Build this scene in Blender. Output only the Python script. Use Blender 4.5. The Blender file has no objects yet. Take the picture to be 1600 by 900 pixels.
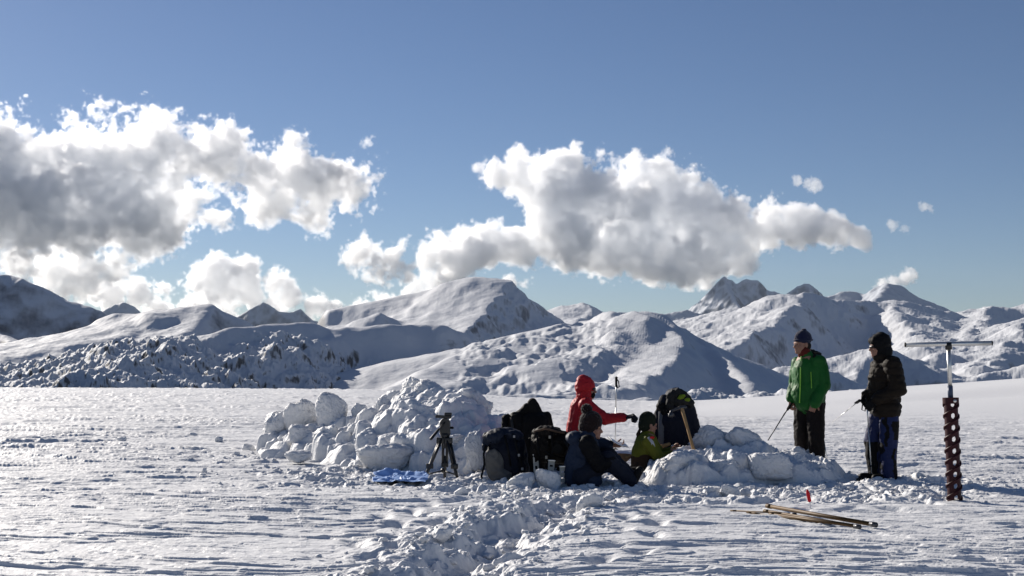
import bpy, bmesh, math, random
import numpy as np
from mathutils import Vector, Matrix

# ------------------------------------------------------------------ camera, sky, sun, exposure
SC = bpy.context.scene
COL = SC.collection
FPX = 2000.0                      # focal length in photo pixels (1600 px wide)
EYE = 1.37
PITCH = math.atan(120.0 / FPX)    # horizon lies 120 px under the picture centre
SUN_AZ = math.radians(-38.0)      # from +Y, negative = left
SUN_EL = math.radians(22.5)

cam_d = bpy.data.cameras.new('camera')
cam = bpy.data.objects.new('camera', cam_d); COL.objects.link(cam)
cam.location = (0, 0, EYE)
cam.rotation_euler = (math.pi / 2 + PITCH, 0, 0)
cam_d.sensor_width = 36.0
cam_d.lens = 36.0 * FPX / 1600.0
cam_d.clip_start = 0.1
cam_d.clip_end = 60000
SC.camera = cam

world = bpy.data.worlds.new('World'); SC.world = world
world.use_nodes = True
wn = world.node_tree
bg = wn.nodes['Background']
sky = wn.nodes.new('ShaderNodeTexSky')
sky.sky_type = 'NISHITA'; sky.sun_disc = False
sky.sun_elevation = SUN_EL
sky.sun_rotation = SUN_AZ
sky.altitude = 1500; sky.air_density = 1.0; sky.dust_density = 0.35; sky.ozone_density = 1.6
tint = wn.nodes.new('ShaderNodeMix'); tint.data_type = 'RGBA'; tint.blend_type = 'MULTIPLY'
tint.inputs[0].default_value = 1.0; tint.inputs[7].default_value = (0.775, 0.84, 1.01, 1)
wn.links.new(sky.outputs[0], tint.inputs[6]); wn.links.new(tint.outputs[2], bg.inputs[0])
bg.inputs[1].default_value = 0.05

sun_d = bpy.data.lights.new('sun', 'SUN'); sun = bpy.data.objects.new('sun', sun_d); COL.objects.link(sun)
sun_d.energy = 5.0; sun_d.angle = math.radians(0.5); sun_d.color = (1.0, 0.925, 0.83)
SDIR = Vector((math.sin(SUN_AZ) * math.cos(SUN_EL), math.cos(SUN_AZ) * math.cos(SUN_EL), math.sin(SUN_EL)))
sun.rotation_euler = SDIR.to_track_quat('Z', 'Y').to_euler()
sun.location = SDIR * 50

SC.view_settings.view_transform = 'Standard'
SC.view_settings.look = 'None'
SC.view_settings.exposure = 0.46
SC.view_settings.gamma = 1.0
SC.view_settings.use_curve_mapping = False
SC.render.engine = 'CYCLES'
SC.cycles.use_denoising = True
SC.cycles.max_bounces = 24
SC.cycles.diffuse_bounces = 1
SC.cycles.volume_bounces = 24
SC.cycles.transparent_max_bounces = 8
SC.cycles.volume_step_rate = 1.0
SC.cycles.volume_max_steps = 512

# ------------------------------------------------------------------ helpers
CP, SP = math.cos(PITCH), math.sin(PITCH)
def ray(px, py):
    """direction with y = 1 through a pixel of the photo"""
    u = (px - 800.0) / FPX; v = (450.0 - py) / FPX
    y = CP - v * SP; z = SP + v * CP
    return u / y, z / y
def at(px, py, d):
    """world point seen at photo pixel (px, py) at depth d"""
    a, b = ray(px, py)
    return Vector((a * d, d, EYE + b * d))

_rng = np.random.RandomState(7)
PERM = _rng.permutation(4096).astype(np.int32)
G2 = np.stack([np.cos(np.arange(64) * 2 * np.pi / 64), np.sin(np.arange(64) * 2 * np.pi / 64)], 1).astype(np.float32)
_g = _rng.normal(size=(256, 3)); G3 = (_g / np.linalg.norm(_g, axis=1)[:, None]).astype(np.float32)
def noise2(x, y, seed=0):
    x = np.asarray(x, np.float64) + seed * 17.31; y = np.asarray(y, np.float64) + seed * 9.77
    xi = np.floor(x).astype(np.int64); yi = np.floor(y).astype(np.int64)
    fx = (x - xi).astype(np.float32); fy = (y - yi).astype(np.float32)
    u = fx * fx * fx * (fx * (fx * 6 - 15) + 10); v = fy * fy * fy * (fy * (fy * 6 - 15) + 10)
    def g(ix, iy, dx, dy):
        h = PERM[(PERM[(ix + seed * 131) & 4095] + iy) & 4095] & 63
        return G2[h, 0] * dx + G2[h, 1] * dy
    a = g(xi, yi, fx, fy); b = g(xi + 1, yi, fx - 1, fy)
    c = g(xi, yi + 1, fx, fy - 1); d = g(xi + 1, yi + 1, fx - 1, fy - 1)
    ab = a + u * (b - a); cd = c + u * (d - c)
    return 1.5 * (ab + v * (cd - ab))
def noise3(P, seed=0):
    P = np.asarray(P, np.float64) + seed * 13.7
    I = np.floor(P).astype(np.int64); F = P - I
    W = F * F * F * (F * (F * 6 - 15) + 10)
    out = 0
    for dx in (0, 1):
        for dy in (0, 1):
            for dz in (0, 1):
                h = PERM[(PERM[(PERM[(I[:, 0] + dx) & 4095] + I[:, 1] + dy) & 4095] + I[:, 2] + dz) & 4095] & 255
                dot = G3[h, 0] * (F[:, 0] - dx) + G3[h, 1] * (F[:, 1] - dy) + G3[h, 2] * (F[:, 2] - dz)
                w = (W[:, 0] if dx else 1 - W[:, 0]) * (W[:, 1] if dy else 1 - W[:, 1]) * (W[:, 2] if dz else 1 - W[:, 2])
                out = out + w * dot
    return 1.5 * out
def fbm2(x, y, octs=4, seed=0, gain=0.5, lac=2.03):
    s = 0; a = 1.0; f = 1.0
    for o in range(octs):
        s = s + a * noise2(x * f, y * f, seed + o); a *= gain; f *= lac
    return s
def fbm3(P, octs=3, seed=0, gain=0.5):
    s = 0; a = 1.0; f = 1.0
    for o in range(octs):
        s = s + a * noise3(P * f, seed + o); a *= gain; f *= 2.03
    return s
def billow2(x, y, octs=4, seed=0, gain=0.5):
    s = 0; a = 1.0; f = 1.0
    for o in range(octs):
        s = s + a * np.abs(noise2(x * f, y * f, seed + o)); a *= gain; f *= 2.03
    return s
def sstep(a, b, x):
    t = np.clip((x - a) / (b - a), 0, 1); return t * t * (3 - 2 * t)

def grid_mesh(name, X, Y, Z, wrap=False):
    n, m = X.shape
    co = np.stack([X, Y, Z], -1).reshape(-1, 3).astype(np.float32)
    i = np.arange(n * m, dtype=np.int32).reshape(n, m)
    if wrap:
        j = np.roll(i, -1, 1)
        q = np.stack([i[:-1], j[:-1], j[1:], i[1:]], -1).reshape(-1, 4)
    else:
        q = np.stack([i[:-1, :-1], i[:-1, 1:], i[1:, 1:], i[1:, :-1]], -1).reshape(-1, 4)
    return quads(name, co, q)
def quads(name, co, q):
    me = bpy.data.meshes.new(name)
    me.vertices.add(len(co)); me.vertices.foreach_set('co', np.ascontiguousarray(co, np.float32).ravel())
    nf, k = q.shape
    me.loops.add(nf * k); me.loops.foreach_set('vertex_index', np.ascontiguousarray(q, np.int32).ravel())
    me.polygons.add(nf)
    me.polygons.foreach_set('loop_start', np.arange(0, nf * k, k, dtype=np.int32))
    me.polygons.foreach_set('use_smooth', np.ones(nf, bool))
    me.update(calc_edges=True)
    return me
def link(name, me, mat=None, parent=None):
    o = bpy.data.objects.new(name, me); COL.objects.link(o)
    if mat is not None and me is not None:
        me.materials.clear(); me.materials.append(mat)
    if parent: o.parent = parent
    return o
def tag(o, label=None, cat=None, group=None, kind=None):
    if label: o['label'] = label
    if cat: o['category'] = cat
    if group: o['group'] = group
    if kind: o['kind'] = kind
    return o
def empty(name, loc, label, cat, group=None, rotz=0):
    o = bpy.data.objects.new(name, None); COL.objects.link(o)
    o.location = loc; o.rotation_euler = (0, 0, rotz); o.empty_display_size = 0.1
    return tag(o, label, cat, group)

# ------------------------------------------------------------------ materials
def mat_new(name):
    m = bpy.data.materials.new(name); m.use_nodes = True
    nt = m.node_tree; return m, nt, nt.nodes['Principled BSDF']
def mat_plain(name, col, rough=0.7, var=0.15, scale=30.0, bump=0.0, metal=0.0, sheen=0.0, bscale=None, spec=0.15):
    m, nt, b = mat_new(name)
    tc = nt.nodes.new('ShaderNodeTexCoord')
    n = nt.nodes.new('ShaderNodeTexNoise'); n.inputs['Scale'].default_value = scale; n.inputs['Detail'].default_value = 4
    nt.links.new(tc.outputs['Object'], n.inputs['Vector'])
    mx = nt.nodes.new('ShaderNodeMix'); mx.data_type = 'RGBA'
    mx.inputs[6].default_value = [c * (1 - var) for c in col] + [1]
    mx.inputs[7].default_value = [min(1, c * (1 + var)) for c in col] + [1]
    nt.links.new(n.outputs['Fac'], mx.inputs[0]); nt.links.new(mx.outputs[2], b.inputs['Base Color'])
    b.inputs['Roughness'].default_value = rough; b.inputs['Metallic'].default_value = metal
    b.inputs['Specular IOR Level'].default_value = spec
    if sheen: b.inputs['Sheen Weight'].default_value = sheen
    if bump:
        n2 = nt.nodes.new('ShaderNodeTexNoise'); n2.inputs['Scale'].default_value = bscale or scale; n2.inputs['Detail'].default_value = 3
        nt.links.new(tc.outputs['Object'], n2.inputs['Vector'])
        bp = nt.nodes.new('ShaderNodeBump'); bp.inputs['Strength'].default_value = 1.0; bp.inputs['Distance'].default_value = bump
        nt.links.new(n2.outputs['Fac'], bp.inputs['Height']); nt.links.new(bp.outputs[0], b.inputs['Normal'])
    return m
def mat_snow(name, scales=((14, 0.012), (60, 0.004)), col=(0.72, 0.725, 0.735), rough=0.62, sss=0.0):
    m, nt, b = mat_new(name)
    b.inputs['Base Color'].default_value = (*col, 1); b.inputs['Roughness'].default_value = rough
    b.inputs['Specular IOR Level'].default_value = 0.25
    if sss:
        b.inputs['Subsurface Weight'].default_value = sss
        b.inputs['Subsurface Radius'].default_value = (0.9, 0.95, 1.0); b.inputs['Subsurface Scale'].default_value = 0.05
    tc = nt.nodes.new('ShaderNodeTexCoord'); prev = None
    for s, d in scales:
        n = nt.nodes.new('ShaderNodeTexNoise'); n.inputs['Scale'].default_value = s; n.inputs['Detail'].default_value = 4
        nt.links.new(tc.outputs['Object'], n.inputs['Vector'])
        bp = nt.nodes.new('ShaderNodeBump'); bp.inputs['Strength'].default_value = 1.0; bp.inputs['Distance'].default_value = d
        nt.links.new(n.outputs['Fac'], bp.inputs['Height'])
        if prev: nt.links.new(prev.outputs[0], bp.inputs['Normal'])
        prev = bp
    nt.links.new(prev.outputs[0], b.inputs['Normal'])
    return m
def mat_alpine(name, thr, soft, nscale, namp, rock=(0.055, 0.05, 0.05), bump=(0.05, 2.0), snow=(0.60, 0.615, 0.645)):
    """snow that has slid off the steep places and bares rock there"""
    m, nt, b = mat_new(name)
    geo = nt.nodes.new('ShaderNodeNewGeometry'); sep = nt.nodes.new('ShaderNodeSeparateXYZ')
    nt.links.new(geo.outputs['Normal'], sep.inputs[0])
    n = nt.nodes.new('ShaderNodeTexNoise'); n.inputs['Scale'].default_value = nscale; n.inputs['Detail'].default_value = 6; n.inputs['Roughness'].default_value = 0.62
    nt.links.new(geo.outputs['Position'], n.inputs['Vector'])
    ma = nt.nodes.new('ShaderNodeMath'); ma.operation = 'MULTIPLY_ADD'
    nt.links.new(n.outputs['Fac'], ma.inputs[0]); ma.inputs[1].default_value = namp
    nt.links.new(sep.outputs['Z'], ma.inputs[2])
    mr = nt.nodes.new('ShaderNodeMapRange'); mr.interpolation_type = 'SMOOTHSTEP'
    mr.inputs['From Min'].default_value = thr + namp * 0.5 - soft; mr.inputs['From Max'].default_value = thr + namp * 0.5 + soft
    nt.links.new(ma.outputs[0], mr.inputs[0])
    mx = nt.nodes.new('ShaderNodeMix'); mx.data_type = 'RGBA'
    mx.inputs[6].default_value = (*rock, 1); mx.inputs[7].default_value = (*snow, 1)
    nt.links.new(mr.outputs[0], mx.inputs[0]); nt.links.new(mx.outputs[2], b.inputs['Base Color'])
    b.inputs['Roughness'].default_value = 0.75; b.inputs['Specular IOR Level'].default_value = 0.15
    n2 = nt.nodes.new('ShaderNodeTexNoise'); n2.inputs['Scale'].default_value = bump[0]; n2.inputs['Detail'].default_value = 6
    nt.links.new(geo.outputs['Position'], n2.inputs['Vector'])
    bp = nt.nodes.new('ShaderNodeBump'); bp.inputs['Strength'].default_value = 1.0; bp.inputs['Distance'].default_value = bump[1]
    nt.links.new(n2.outputs['Fac'], bp.inputs['Height']); nt.links.new(bp.outputs[0], b.inputs['Normal'])
    return m

# ------------------------------------------------------------------ snowfield
CREST_D = 76.0
_cpx = np.array([-400, 0, 300, 560, 700, 850, 1000, 1090, 1230, 1400, 1600, 2000], float)
_cpy = np.array([603, 606, 609, 612, 619, 629, 633, 631, 621, 606, 589, 570], float)
_ca = (_cpx - 800) / FPX
_cz = EYE + (570 - _cpy) / FPX * CREST_D
# worn trail, dig site: (px, py on flat ground) -> world
def flat(px, py):
    d = EYE * FPX / (py - 570.0)
    return ((px - 800) / FPX * d, d)
TRAIL = [(-0.75, 5.0), flat(690, 900), flat(775, 840), flat(850, 800), flat(915, 772), flat(960, 762)]
def seg_dist(x, y, pts):
    best = np.full(np.shape(x), 1e9); side = np.zeros(np.shape(x)); s_at = np.zeros(np.shape(x)); s0 = 0
    for (ax, ay), (bx, by) in zip(pts[:-1], pts[1:]):
        dx, dy = bx - ax, by - ay; L = math.hypot(dx, dy)
        t = np.clip(((x - ax) * dx + (y - ay) * dy) / L ** 2, 0, 1)
        d = np.hypot(x - ax - t * dx, y - ay - t * dy)
        sd = ((x - ax) * dy - (y - ay) * dx) / L
        m = d < best
        best = np.where(m, d, best); side = np.where(m, sd, side); s_at = np.where(m, s0 + t * L, s_at); s0 += L
    return best, side, s_at
def base_height(x, y):
    d = np.hypot(x, y); a = np.where(y > 0.5, x / np.maximum(y, 0.5), np.sign(x) * 0.6)
    zc = np.interp(a, _ca, _cz)
    z = zc * sstep(26, CREST_D, d)
    z = z - 0.00075 * np.maximum(d - CREST_D, 0) ** 2 * (d < 400) - (0.00075 * (400 - CREST_D) ** 2 * (d >= 400))
    return z
def _prints():
    rs = np.random.RandomState(5); out = []
    for pts in ([(1010, 775), (1130, 790), (1260, 772), (1360, 760)], [(1340, 756), (1300, 742), (1270, 738)], [(1390, 758), (1440, 775), (1478, 792)],
                [(640, 900), (625, 850), (680, 808), (700, 775)], [(600, 880), (590, 835), (640, 790)], [(1240, 800), (1330, 790), (1470, 800)], [(960, 885), (1000, 830), (1010, 785)]):
        w = [flat(*p) for p in pts]
        for (ax, ay), (bx, by) in zip(w[:-1], w[1:]):
            L = math.hypot(bx - ax, by - ay); n = max(1, int(L / 0.42)); rot = -math.atan2(bx - ax, by - ay)
            for k in range(n):
                t = (k + rs.rand() * .4) / n; q = 0.11 if k % 2 else -0.11
                out.append((ax + (bx - ax) * t + q * (by - ay) / L + rs.normal(0, .03), ay + (by - ay) * t - q * (bx - ax) / L, rot + rs.normal(0, .2)))
    return out
PRINTS = _prints()
def gauss(x, y, cx, cy, sx, sy, rot=0):
    c, s = math.cos(rot), math.sin(rot)
    u = (x - cx) * c + (y - cy) * s; v = -(x - cx) * s + (y - cy) * c
    return np.exp(-0.5 * ((u / sx) ** 2 + (v / sy) ** 2))
def ground_height(x, y, detail=True):
    x = np.asarray(x, float); y = np.asarray(y, float)
    z = base_height(x, y)
    d = np.hypot(x, y); a = np.where(y > 0.5, x / np.maximum(y, 0.5), 0)
    # low bank thrown up behind the seated pair
    bank = gauss(x, y, 1.32, 17.6, 0.75, 0.42) + 0.8 * gauss(x, y, 0.3, 17.5, 0.7, 0.4)
    z = z + 0.20 * np.clip(bank, 0, 1)
    z = z + 0.10 * noise2(x * 0.05, y * 0.07, 81) * sstep(34, 50, d) * sstep(0.08, 0.2, a) - 0.30 * gauss(x, y, 22, 52, 5, 3.0)
    if not detail: return z
    # wind-carved sastrugi, long across the view
    w = 0.55 * noise2(x * 0.22, y * 0.3, 40)
    yy = y + 0.10 * x + w
    smooth_right = sstep(31, 39, d + 6 * noise2(x * 0.1, y * 0.1, 61)) * sstep(0.10, 0.16, a)
    far = 1 + sstep(15, 60, d) * 1.0
    n1 = fbm2(x * 0.36, yy * 1.5, 4, 3, 0.5)
    n2 = fbm2(x * 1.1, yy * 4.2, 3, 11, 0.5)
    n3 = fbm2(x * 3.0, yy * 9.0, 2, 23, 0.5)
    patch = 0.35 + 0.65 * sstep(-0.25, 0.3, noise2(x * 0.14, y * 0.2, 77))
    q = 1 + np.clip(d - 9, 0, 60) / 7.0                     # far scarps are drawn softer
    s = 0.015 * sstep(0.0, 0.06 * q, n1) + 0.014 * sstep(0.12, 0.12 + 0.06 * q, n2) * patch + 0.008 * n1
    s = s + 0.015 * sstep(0.22, 0.22 + 0.04 * q, n1 + 0.12 * n2) + 0.009 * sstep(0.20, 0.20 + 0.06 * q, -n1 + 0.3 * n2)
    s = s + 0.010 * sstep(0.22, 0.22 + 0.08 * q, n3) * (0.2 + 0.8 * patch) + 0.007 * n2 * patch + 0.004 * n3
    s = s * (0.78 + 0.22 * sstep(8.5, 13, d))
    s = s + 0.013 * sstep(0.10, 0.135, noise2(x * 0.33 + 0.2 * n2, yy * 2.1, 101)) * (d < 30)
    s = s * (0.62 + 0.38 * sstep(-0.2, 0.35, noise2(x * 0.09 + 3, y * 0.13, 79)))
    # trodden, crumbled snow
    td, side, sa = seg_dist(x, y, TRAIL)
    wob = 0.45 * noise2(x * 1.1, y * 1.1, 90)
    tread = np.clip(np.exp(-((td + 0.2 * wob) / (0.62 + 0.2 * noise2(sa * 0.7, sa * 0, 5))) ** 2), 0, 1)
    site = np.clip(1.3 * gauss(x, y, 1.35, 15.1, 2.1, 1.1) + gauss(x, y, -1.2, 16.2, 1.4, 1.1) + 0.9 * gauss(x, y, 4.3, 15.0, 1.0, 0.6)
                   + 0.9 * gauss(x, y, 3.3, 13.6, 1.2, 0.6) + 0.7 * gauss(x, y, 1.6, 13.2, 1.2, 0.4), 0, 1)
    site = sstep(0.25, 0.8, site + 0.28 * fbm2(x * 0.9, y * 0.9, 2, 33))
    lum = np.clip(np.maximum(tread, site), 0, 1)
    xw = x + 0.16 * noise2(x * 2.6, y * 2.6, 62) + 0.05 * noise2(x * 8, y * 8, 63); yw = y + 0.16 * noise2(x * 2.6, y * 2.6, 64) + 0.05 * noise2(x * 8, y * 8, 65)
    b1 = 1 - billow2(xw * 1.6, yw * 1.6, 5, 51, 0.52)
    b2 = fbm2(xw * 4.5, yw * 4.5, 5, 55, 0.62)
    crumbs = sstep(0.0, 0.45, noise2(xw * 5.2, yw * 5.2, 59)) * 0.045 * sstep(-0.1, 0.4, noise2(x * 0.9, y * 0.9, 57))
    rough = 0.085 * (b1 - 0.45) + 0.030 * b2 + crumbs * 0.8
    s = s * (1 - 0.75 * lum) * (1 - smooth_right) * far + rough * (lum ** 1.2) * 0.9
    # trench trodden along the trail: steep left wall, gentler right
    ts = side + 0.24 * noise2(x * 1.9, y * 1.9, 93) + 0.10 * noise2(x * 6, y * 6, 94) + 0.04 * noise2(x * 15, y * 15, 95)
    inside = sstep(-0.30, -0.06, ts) * (1 - sstep(0.06, 0.42, ts)) * (1 - sstep(7.2, 8.6, sa))
    s = s - 0.13 * (0.75 + 0.5 * b1) * inside * sstep(0, 0.6, 1.4 - np.abs(td))
    s = s + 0.05 * np.exp(-((ts + 0.42) / 0.28) ** 2) * (1 - sstep(6.8, 8.4, sa)) * (0.6 + 0.8 * b1)
    # boot prints
    for bx, by, rot in PRINTS:
        m = (np.abs(x - bx) < 0.45) & (np.abs(y - by) < 0.45)
        if m.any():
            g = gauss(x[m], y[m], bx, by, 0.055, 0.115, rot); e = gauss(x[m], y[m], bx, by, 0.12, 0.18, rot)
            s[m] += 0.022 * e - 0.085 * g
    s = s * sstep(2.0, 4.0, d)
    return z + s
def gz(x, y):
    return float(ground_height(np.array([x]), np.array([y]))[0])

M_SNOW = mat_snow('wind_packed_snow')
M_ALP = {}
def build_ground():
    c1 = np.linspace(-0.56, 0.56, 1750)
    side = np.linspace(0.56, 2 * math.pi - 0.56, 120)[1:-1]
    ang = np.concatenate([c1, side])
    r = 1 / np.linspace(1 / 7.6, 1 / 90.0, 1250)
    r = np.concatenate([[0.05], np.linspace(0.8, 7.4, 30), r, np.geomspace(93, 400, 30), np.geomspace(460, 10000, 20)])
    A, R = np.meshgrid(ang, r)
    X, Y = R * np.sin(A), R * np.cos(A)
    Z = ground_height(X, Y)
    o = link('snowfield', grid_mesh('snowfield', X, Y, Z, wrap=True), M_SNOW)
    # unseen valley beyond the crest, coloured dark to cut bounce onto the mountains
    me = o.data; me.materials.append(mat_plain('valley_bounce_dark', (0.035, 0.042, 0.04), 0.9, 0.3, 0.02))
    rowr = np.repeat(r[1:], len(ang)); me.polygons.foreach_set('material_index', ((rowr > 150)).astype(np.int32)); me.update()
    tag(o, 'wide wind-carved snowfield with a trodden trail through it', None, None, 'structure')
build_ground()
# ------------------------------------------------------------------ mountains
def ridge_field(x, y, ridges, k):
    """heights of a massif from its ridge lines: each ridge falls away on its two sides; a soft maximum joins them"""
    acc = None
    for rd in ridges:
        pts = [at(*p) for p in rd['p']]
        n = len(pts)
        sl = np.broadcast_to(np.asarray(rd.get('l', 0.5), float), (n,)); sr = np.broadcast_to(np.asarray(rd.get('r', 0.5), float), (n,))
        rr = rd.get('round', 10.0)
        hs = []; ds = []
        for i in range(n - 1):
            a, b = pts[i], pts[i + 1]
            dx, dy = b.x - a.x, b.y - a.y; L2 = dx * dx + dy * dy; L = math.sqrt(L2)
            t = np.clip(((x - a.x) * dx + (y - a.y) * dy) / L2, 0, 1)
            ex, ey = x - a.x - t * dx, y - a.y - t * dy
            d = np.hypot(ex, ey)
            sd = (ex * dy - ey * dx) / L / np.maximum(d, 1e-3)      # +1 right of the direction, -1 left
            w = 0.5 + 0.5 * np.clip(sd * 1.3, -1, 1)
            lo = sl[i] + t * (sl[i + 1] - sl[i]); hi = sr[i] + t * (sr[i + 1] - sr[i])
            hs.append((a.z + t * (b.z - a.z) - (lo + (hi - lo) * w) * (np.sqrt(d * d + rr * rr) - rr)).astype(np.float32))
            ds.append(d.astype(np.float32))
        hs = np.stack(hs); ds = np.stack(ds); dm = ds.min(0)
        wt = np.exp(-(ds - dm) / (0.035 * dm + 4.0))
        h = (hs * wt).sum(0) / wt.sum(0)
        acc = h if acc is None else np.maximum(acc, h) + k * np.log1p(np.exp(-np.abs(acc - h) / k))
    return acc
def massif(name, label, ridges, pxr, dr, mat, k=6.0, cols=900, rows=240, zmin=-90.0, bumps=(), warp=0.0, smooth=14):
    px = np.linspace(pxr[0], pxr[1], cols); d = np.geomspace(dr[0], dr[1], rows)
    PX, D = np.meshgrid(px, d)
    X = (PX - 800) / FPX * D; Y = D
    wx = X; wy = Y
    if warp:
        wl = warp * 5
        wx = X + warp * fbm2(X / wl, Y / wl, 3, 201); wy = Y + warp * fbm2(X / wl, Y / wl, 3, 205)
    Z = ridge_field(wx, wy, ridges, k)
    for it in range(smooth):                       # wind rounds the snow: soften creases
        Z[1:-1] = 0.5 * Z[1:-1] + 0.25 * (Z[:-2] + Z[2:])
        for q in range(2): Z[:, 1:-1] = 0.5 * Z[:, 1:-1] + 0.25 * (Z[:, :-2] + Z[:, 2:])
    for fn in bumps: Z = Z + fn(X, Y, PX, Z)
    u = np.linspace(0, 1, cols)[None, :]
    Z = Z - 0.13 * D * (1 - sstep(0, 0.16, u) * sstep(0, 0.16, 1 - u))
    Z = np.maximum(Z, zmin - 20 - 40 * (D / 1000))
    Z[0, :] = zmin - 60; Z[-1, :] = zmin - 60; Z[:, 0] = zmin - 60; Z[:, -1] = zmin - 60
    o = link(name, grid_mesh(name, X, Y, Z), mat)
    return tag(o, label, None, None, 'structure')

M_HILL = mat_alpine('hill_snow_and_rock', 0.62, 0.10, 0.02, 0.35, rock=(0.10, 0.105, 0.125))
M_RUBBLE = mat_alpine('rubble_snow_and_rock', 0.60, 0.10, 0.06, 0.40, rock=(0.045, 0.05, 0.062))
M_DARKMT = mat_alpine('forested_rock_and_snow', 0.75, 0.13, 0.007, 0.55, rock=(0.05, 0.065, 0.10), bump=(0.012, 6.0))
M_MASSIF = mat_alpine('massif_snow_and_rock', 0.63, 0.14, 0.008, 0.50, rock=(0.085, 0.095, 0.125), bump=(0.012, 6.0))
M_PEAK = mat_alpine('haze_tinted_peak_snow_and_rock', 0.58, 0.12, 0.004, 0.45, rock=(0.10, 0.12, 0.165), bump=(0.006, 12.0), snow=(0.50, 0.53, 0.58))  # snow dimmed and blued: distance haze painted into the colour

def bump_fbm(amp, wl, octs=5, seed=0, gain=0.5, sx=1.0):
    return lambda X, Y, PX, Z: amp * fbm2(X / wl * sx, Y / wl, octs, seed, gain)
def bump_ridged(amp, wl, octs=5, seed=0, lo=None):
    def f(X, Y, PX, Z):
        return -amp * (billow2(X / wl, Y / wl, octs, seed) - 0.35)
    return f

# far blue peaks
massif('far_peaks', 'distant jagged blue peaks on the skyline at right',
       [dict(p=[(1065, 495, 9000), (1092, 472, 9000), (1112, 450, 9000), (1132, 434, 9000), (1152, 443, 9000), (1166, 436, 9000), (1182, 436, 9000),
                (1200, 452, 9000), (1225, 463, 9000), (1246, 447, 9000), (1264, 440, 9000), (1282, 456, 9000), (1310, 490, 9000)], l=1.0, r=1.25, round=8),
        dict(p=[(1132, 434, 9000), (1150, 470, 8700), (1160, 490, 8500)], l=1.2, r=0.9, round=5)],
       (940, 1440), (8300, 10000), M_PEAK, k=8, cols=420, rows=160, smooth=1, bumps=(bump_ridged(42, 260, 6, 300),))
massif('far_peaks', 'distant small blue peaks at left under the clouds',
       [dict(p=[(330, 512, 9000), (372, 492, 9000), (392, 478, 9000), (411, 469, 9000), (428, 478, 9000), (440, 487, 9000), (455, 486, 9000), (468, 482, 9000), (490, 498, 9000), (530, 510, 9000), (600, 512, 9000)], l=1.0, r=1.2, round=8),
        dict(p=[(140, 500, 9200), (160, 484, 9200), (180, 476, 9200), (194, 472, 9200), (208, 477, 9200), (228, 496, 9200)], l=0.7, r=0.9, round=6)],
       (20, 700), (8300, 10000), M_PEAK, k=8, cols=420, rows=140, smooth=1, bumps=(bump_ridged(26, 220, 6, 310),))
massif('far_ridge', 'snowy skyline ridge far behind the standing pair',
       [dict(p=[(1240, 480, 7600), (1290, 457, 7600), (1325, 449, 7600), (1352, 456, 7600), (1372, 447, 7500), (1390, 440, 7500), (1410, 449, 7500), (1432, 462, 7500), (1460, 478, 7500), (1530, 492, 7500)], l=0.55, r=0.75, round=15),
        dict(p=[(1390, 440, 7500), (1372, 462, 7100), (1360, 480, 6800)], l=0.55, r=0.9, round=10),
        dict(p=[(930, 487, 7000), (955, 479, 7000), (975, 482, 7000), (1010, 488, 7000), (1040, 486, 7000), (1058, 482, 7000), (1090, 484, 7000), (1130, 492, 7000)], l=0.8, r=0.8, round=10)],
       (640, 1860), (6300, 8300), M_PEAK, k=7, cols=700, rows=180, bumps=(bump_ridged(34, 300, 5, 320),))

def dome_edge(X, Y, PX, Z):
    # right of the dome's edge the slope breaks off steeply
    bx = np.interp(Y, [3050, 3350, 3550, 3750, 3980, 4150, 4270, 4400], [700, 728, 748, 768, 796, 792, 780, 780])
    m = np.clip((PX - bx + 10 * fbm2(X / 70, Y / 70, 4, 338)) / FPX * Y, 0, 400)
    return -(0.75 * np.minimum(m, 110) + 0.25 * np.clip(m - 110, 0, 200)) * (1 - sstep(4180, 4380, Y)) * (1 - sstep(870, 960, PX))
# great dome in the middle and the hill beside it
massif('snow_dome', 'broad snow dome mountain in the middle of the range',
       [dict(p=[(560, 520, 3950), (615, 493, 3980), (645, 476, 4000), (670, 459, 4030), (692, 446, 4060), (715, 436, 4100), (740, 431, 4150), (762, 433, 4220), (783, 441, 4300),
                (800, 452, 4350), (828, 466, 4380), (850, 480, 4400), (870, 494, 4420), (890, 515, 4440)], l=0.5,
             r=[.16, .16, .16, .17, .18, .19, .2, .24, .7, .9, .9, .9, .85, .85], round=60),
        dict(p=[(778, 438, 4270), (796, 447, 4150), (800, 458, 3980), (768, 480, 3750), (748, 497, 3550), (728, 519, 3350), (700, 548, 3050)], l=0.95, r=0.17, round=18),
        dict(p=[(835, 470, 4380), (842, 488, 4150), (860, 510, 3950), (885, 535, 3800)], l=0.9, r=0.35, round=8),
        dict(p=[(500, 512, 3700), (545, 505, 3700), (575, 493, 3700), (592, 486, 3700), (612, 495, 3700), (640, 510, 3700)], l=0.4, r=[.2, .2, .2, .3, .6, .6], round=12),
        dict(p=[(843, 490, 5200), (862, 482, 5200), (890, 473, 5200), (912, 469, 5200), (930, 474, 5200), (955, 490, 5200), (985, 505, 5200)], l=0.5, r=[.2, .2, .2, .25, .7, .7, .7], round=20),
        dict(p=[(918, 470, 5200), (925, 487, 4950), (900, 500, 4700), (880, 525, 4300)], l=0.8, r=0.25, round=10)],
       (400, 1120), (2700, 6200), M_MASSIF, k=5, cols=900, rows=300, warp=18.0,
       bumps=(bump_fbm(4.5, 260, 7, 330, 0.5), bump_ridged(5, 150, 5, 335), dome_edge, lambda X, Y, PX, Z: -5 * (billow2(X / 90, Y / 260, 5, 336) - 0.3) * sstep(770, 830, PX)))

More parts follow.
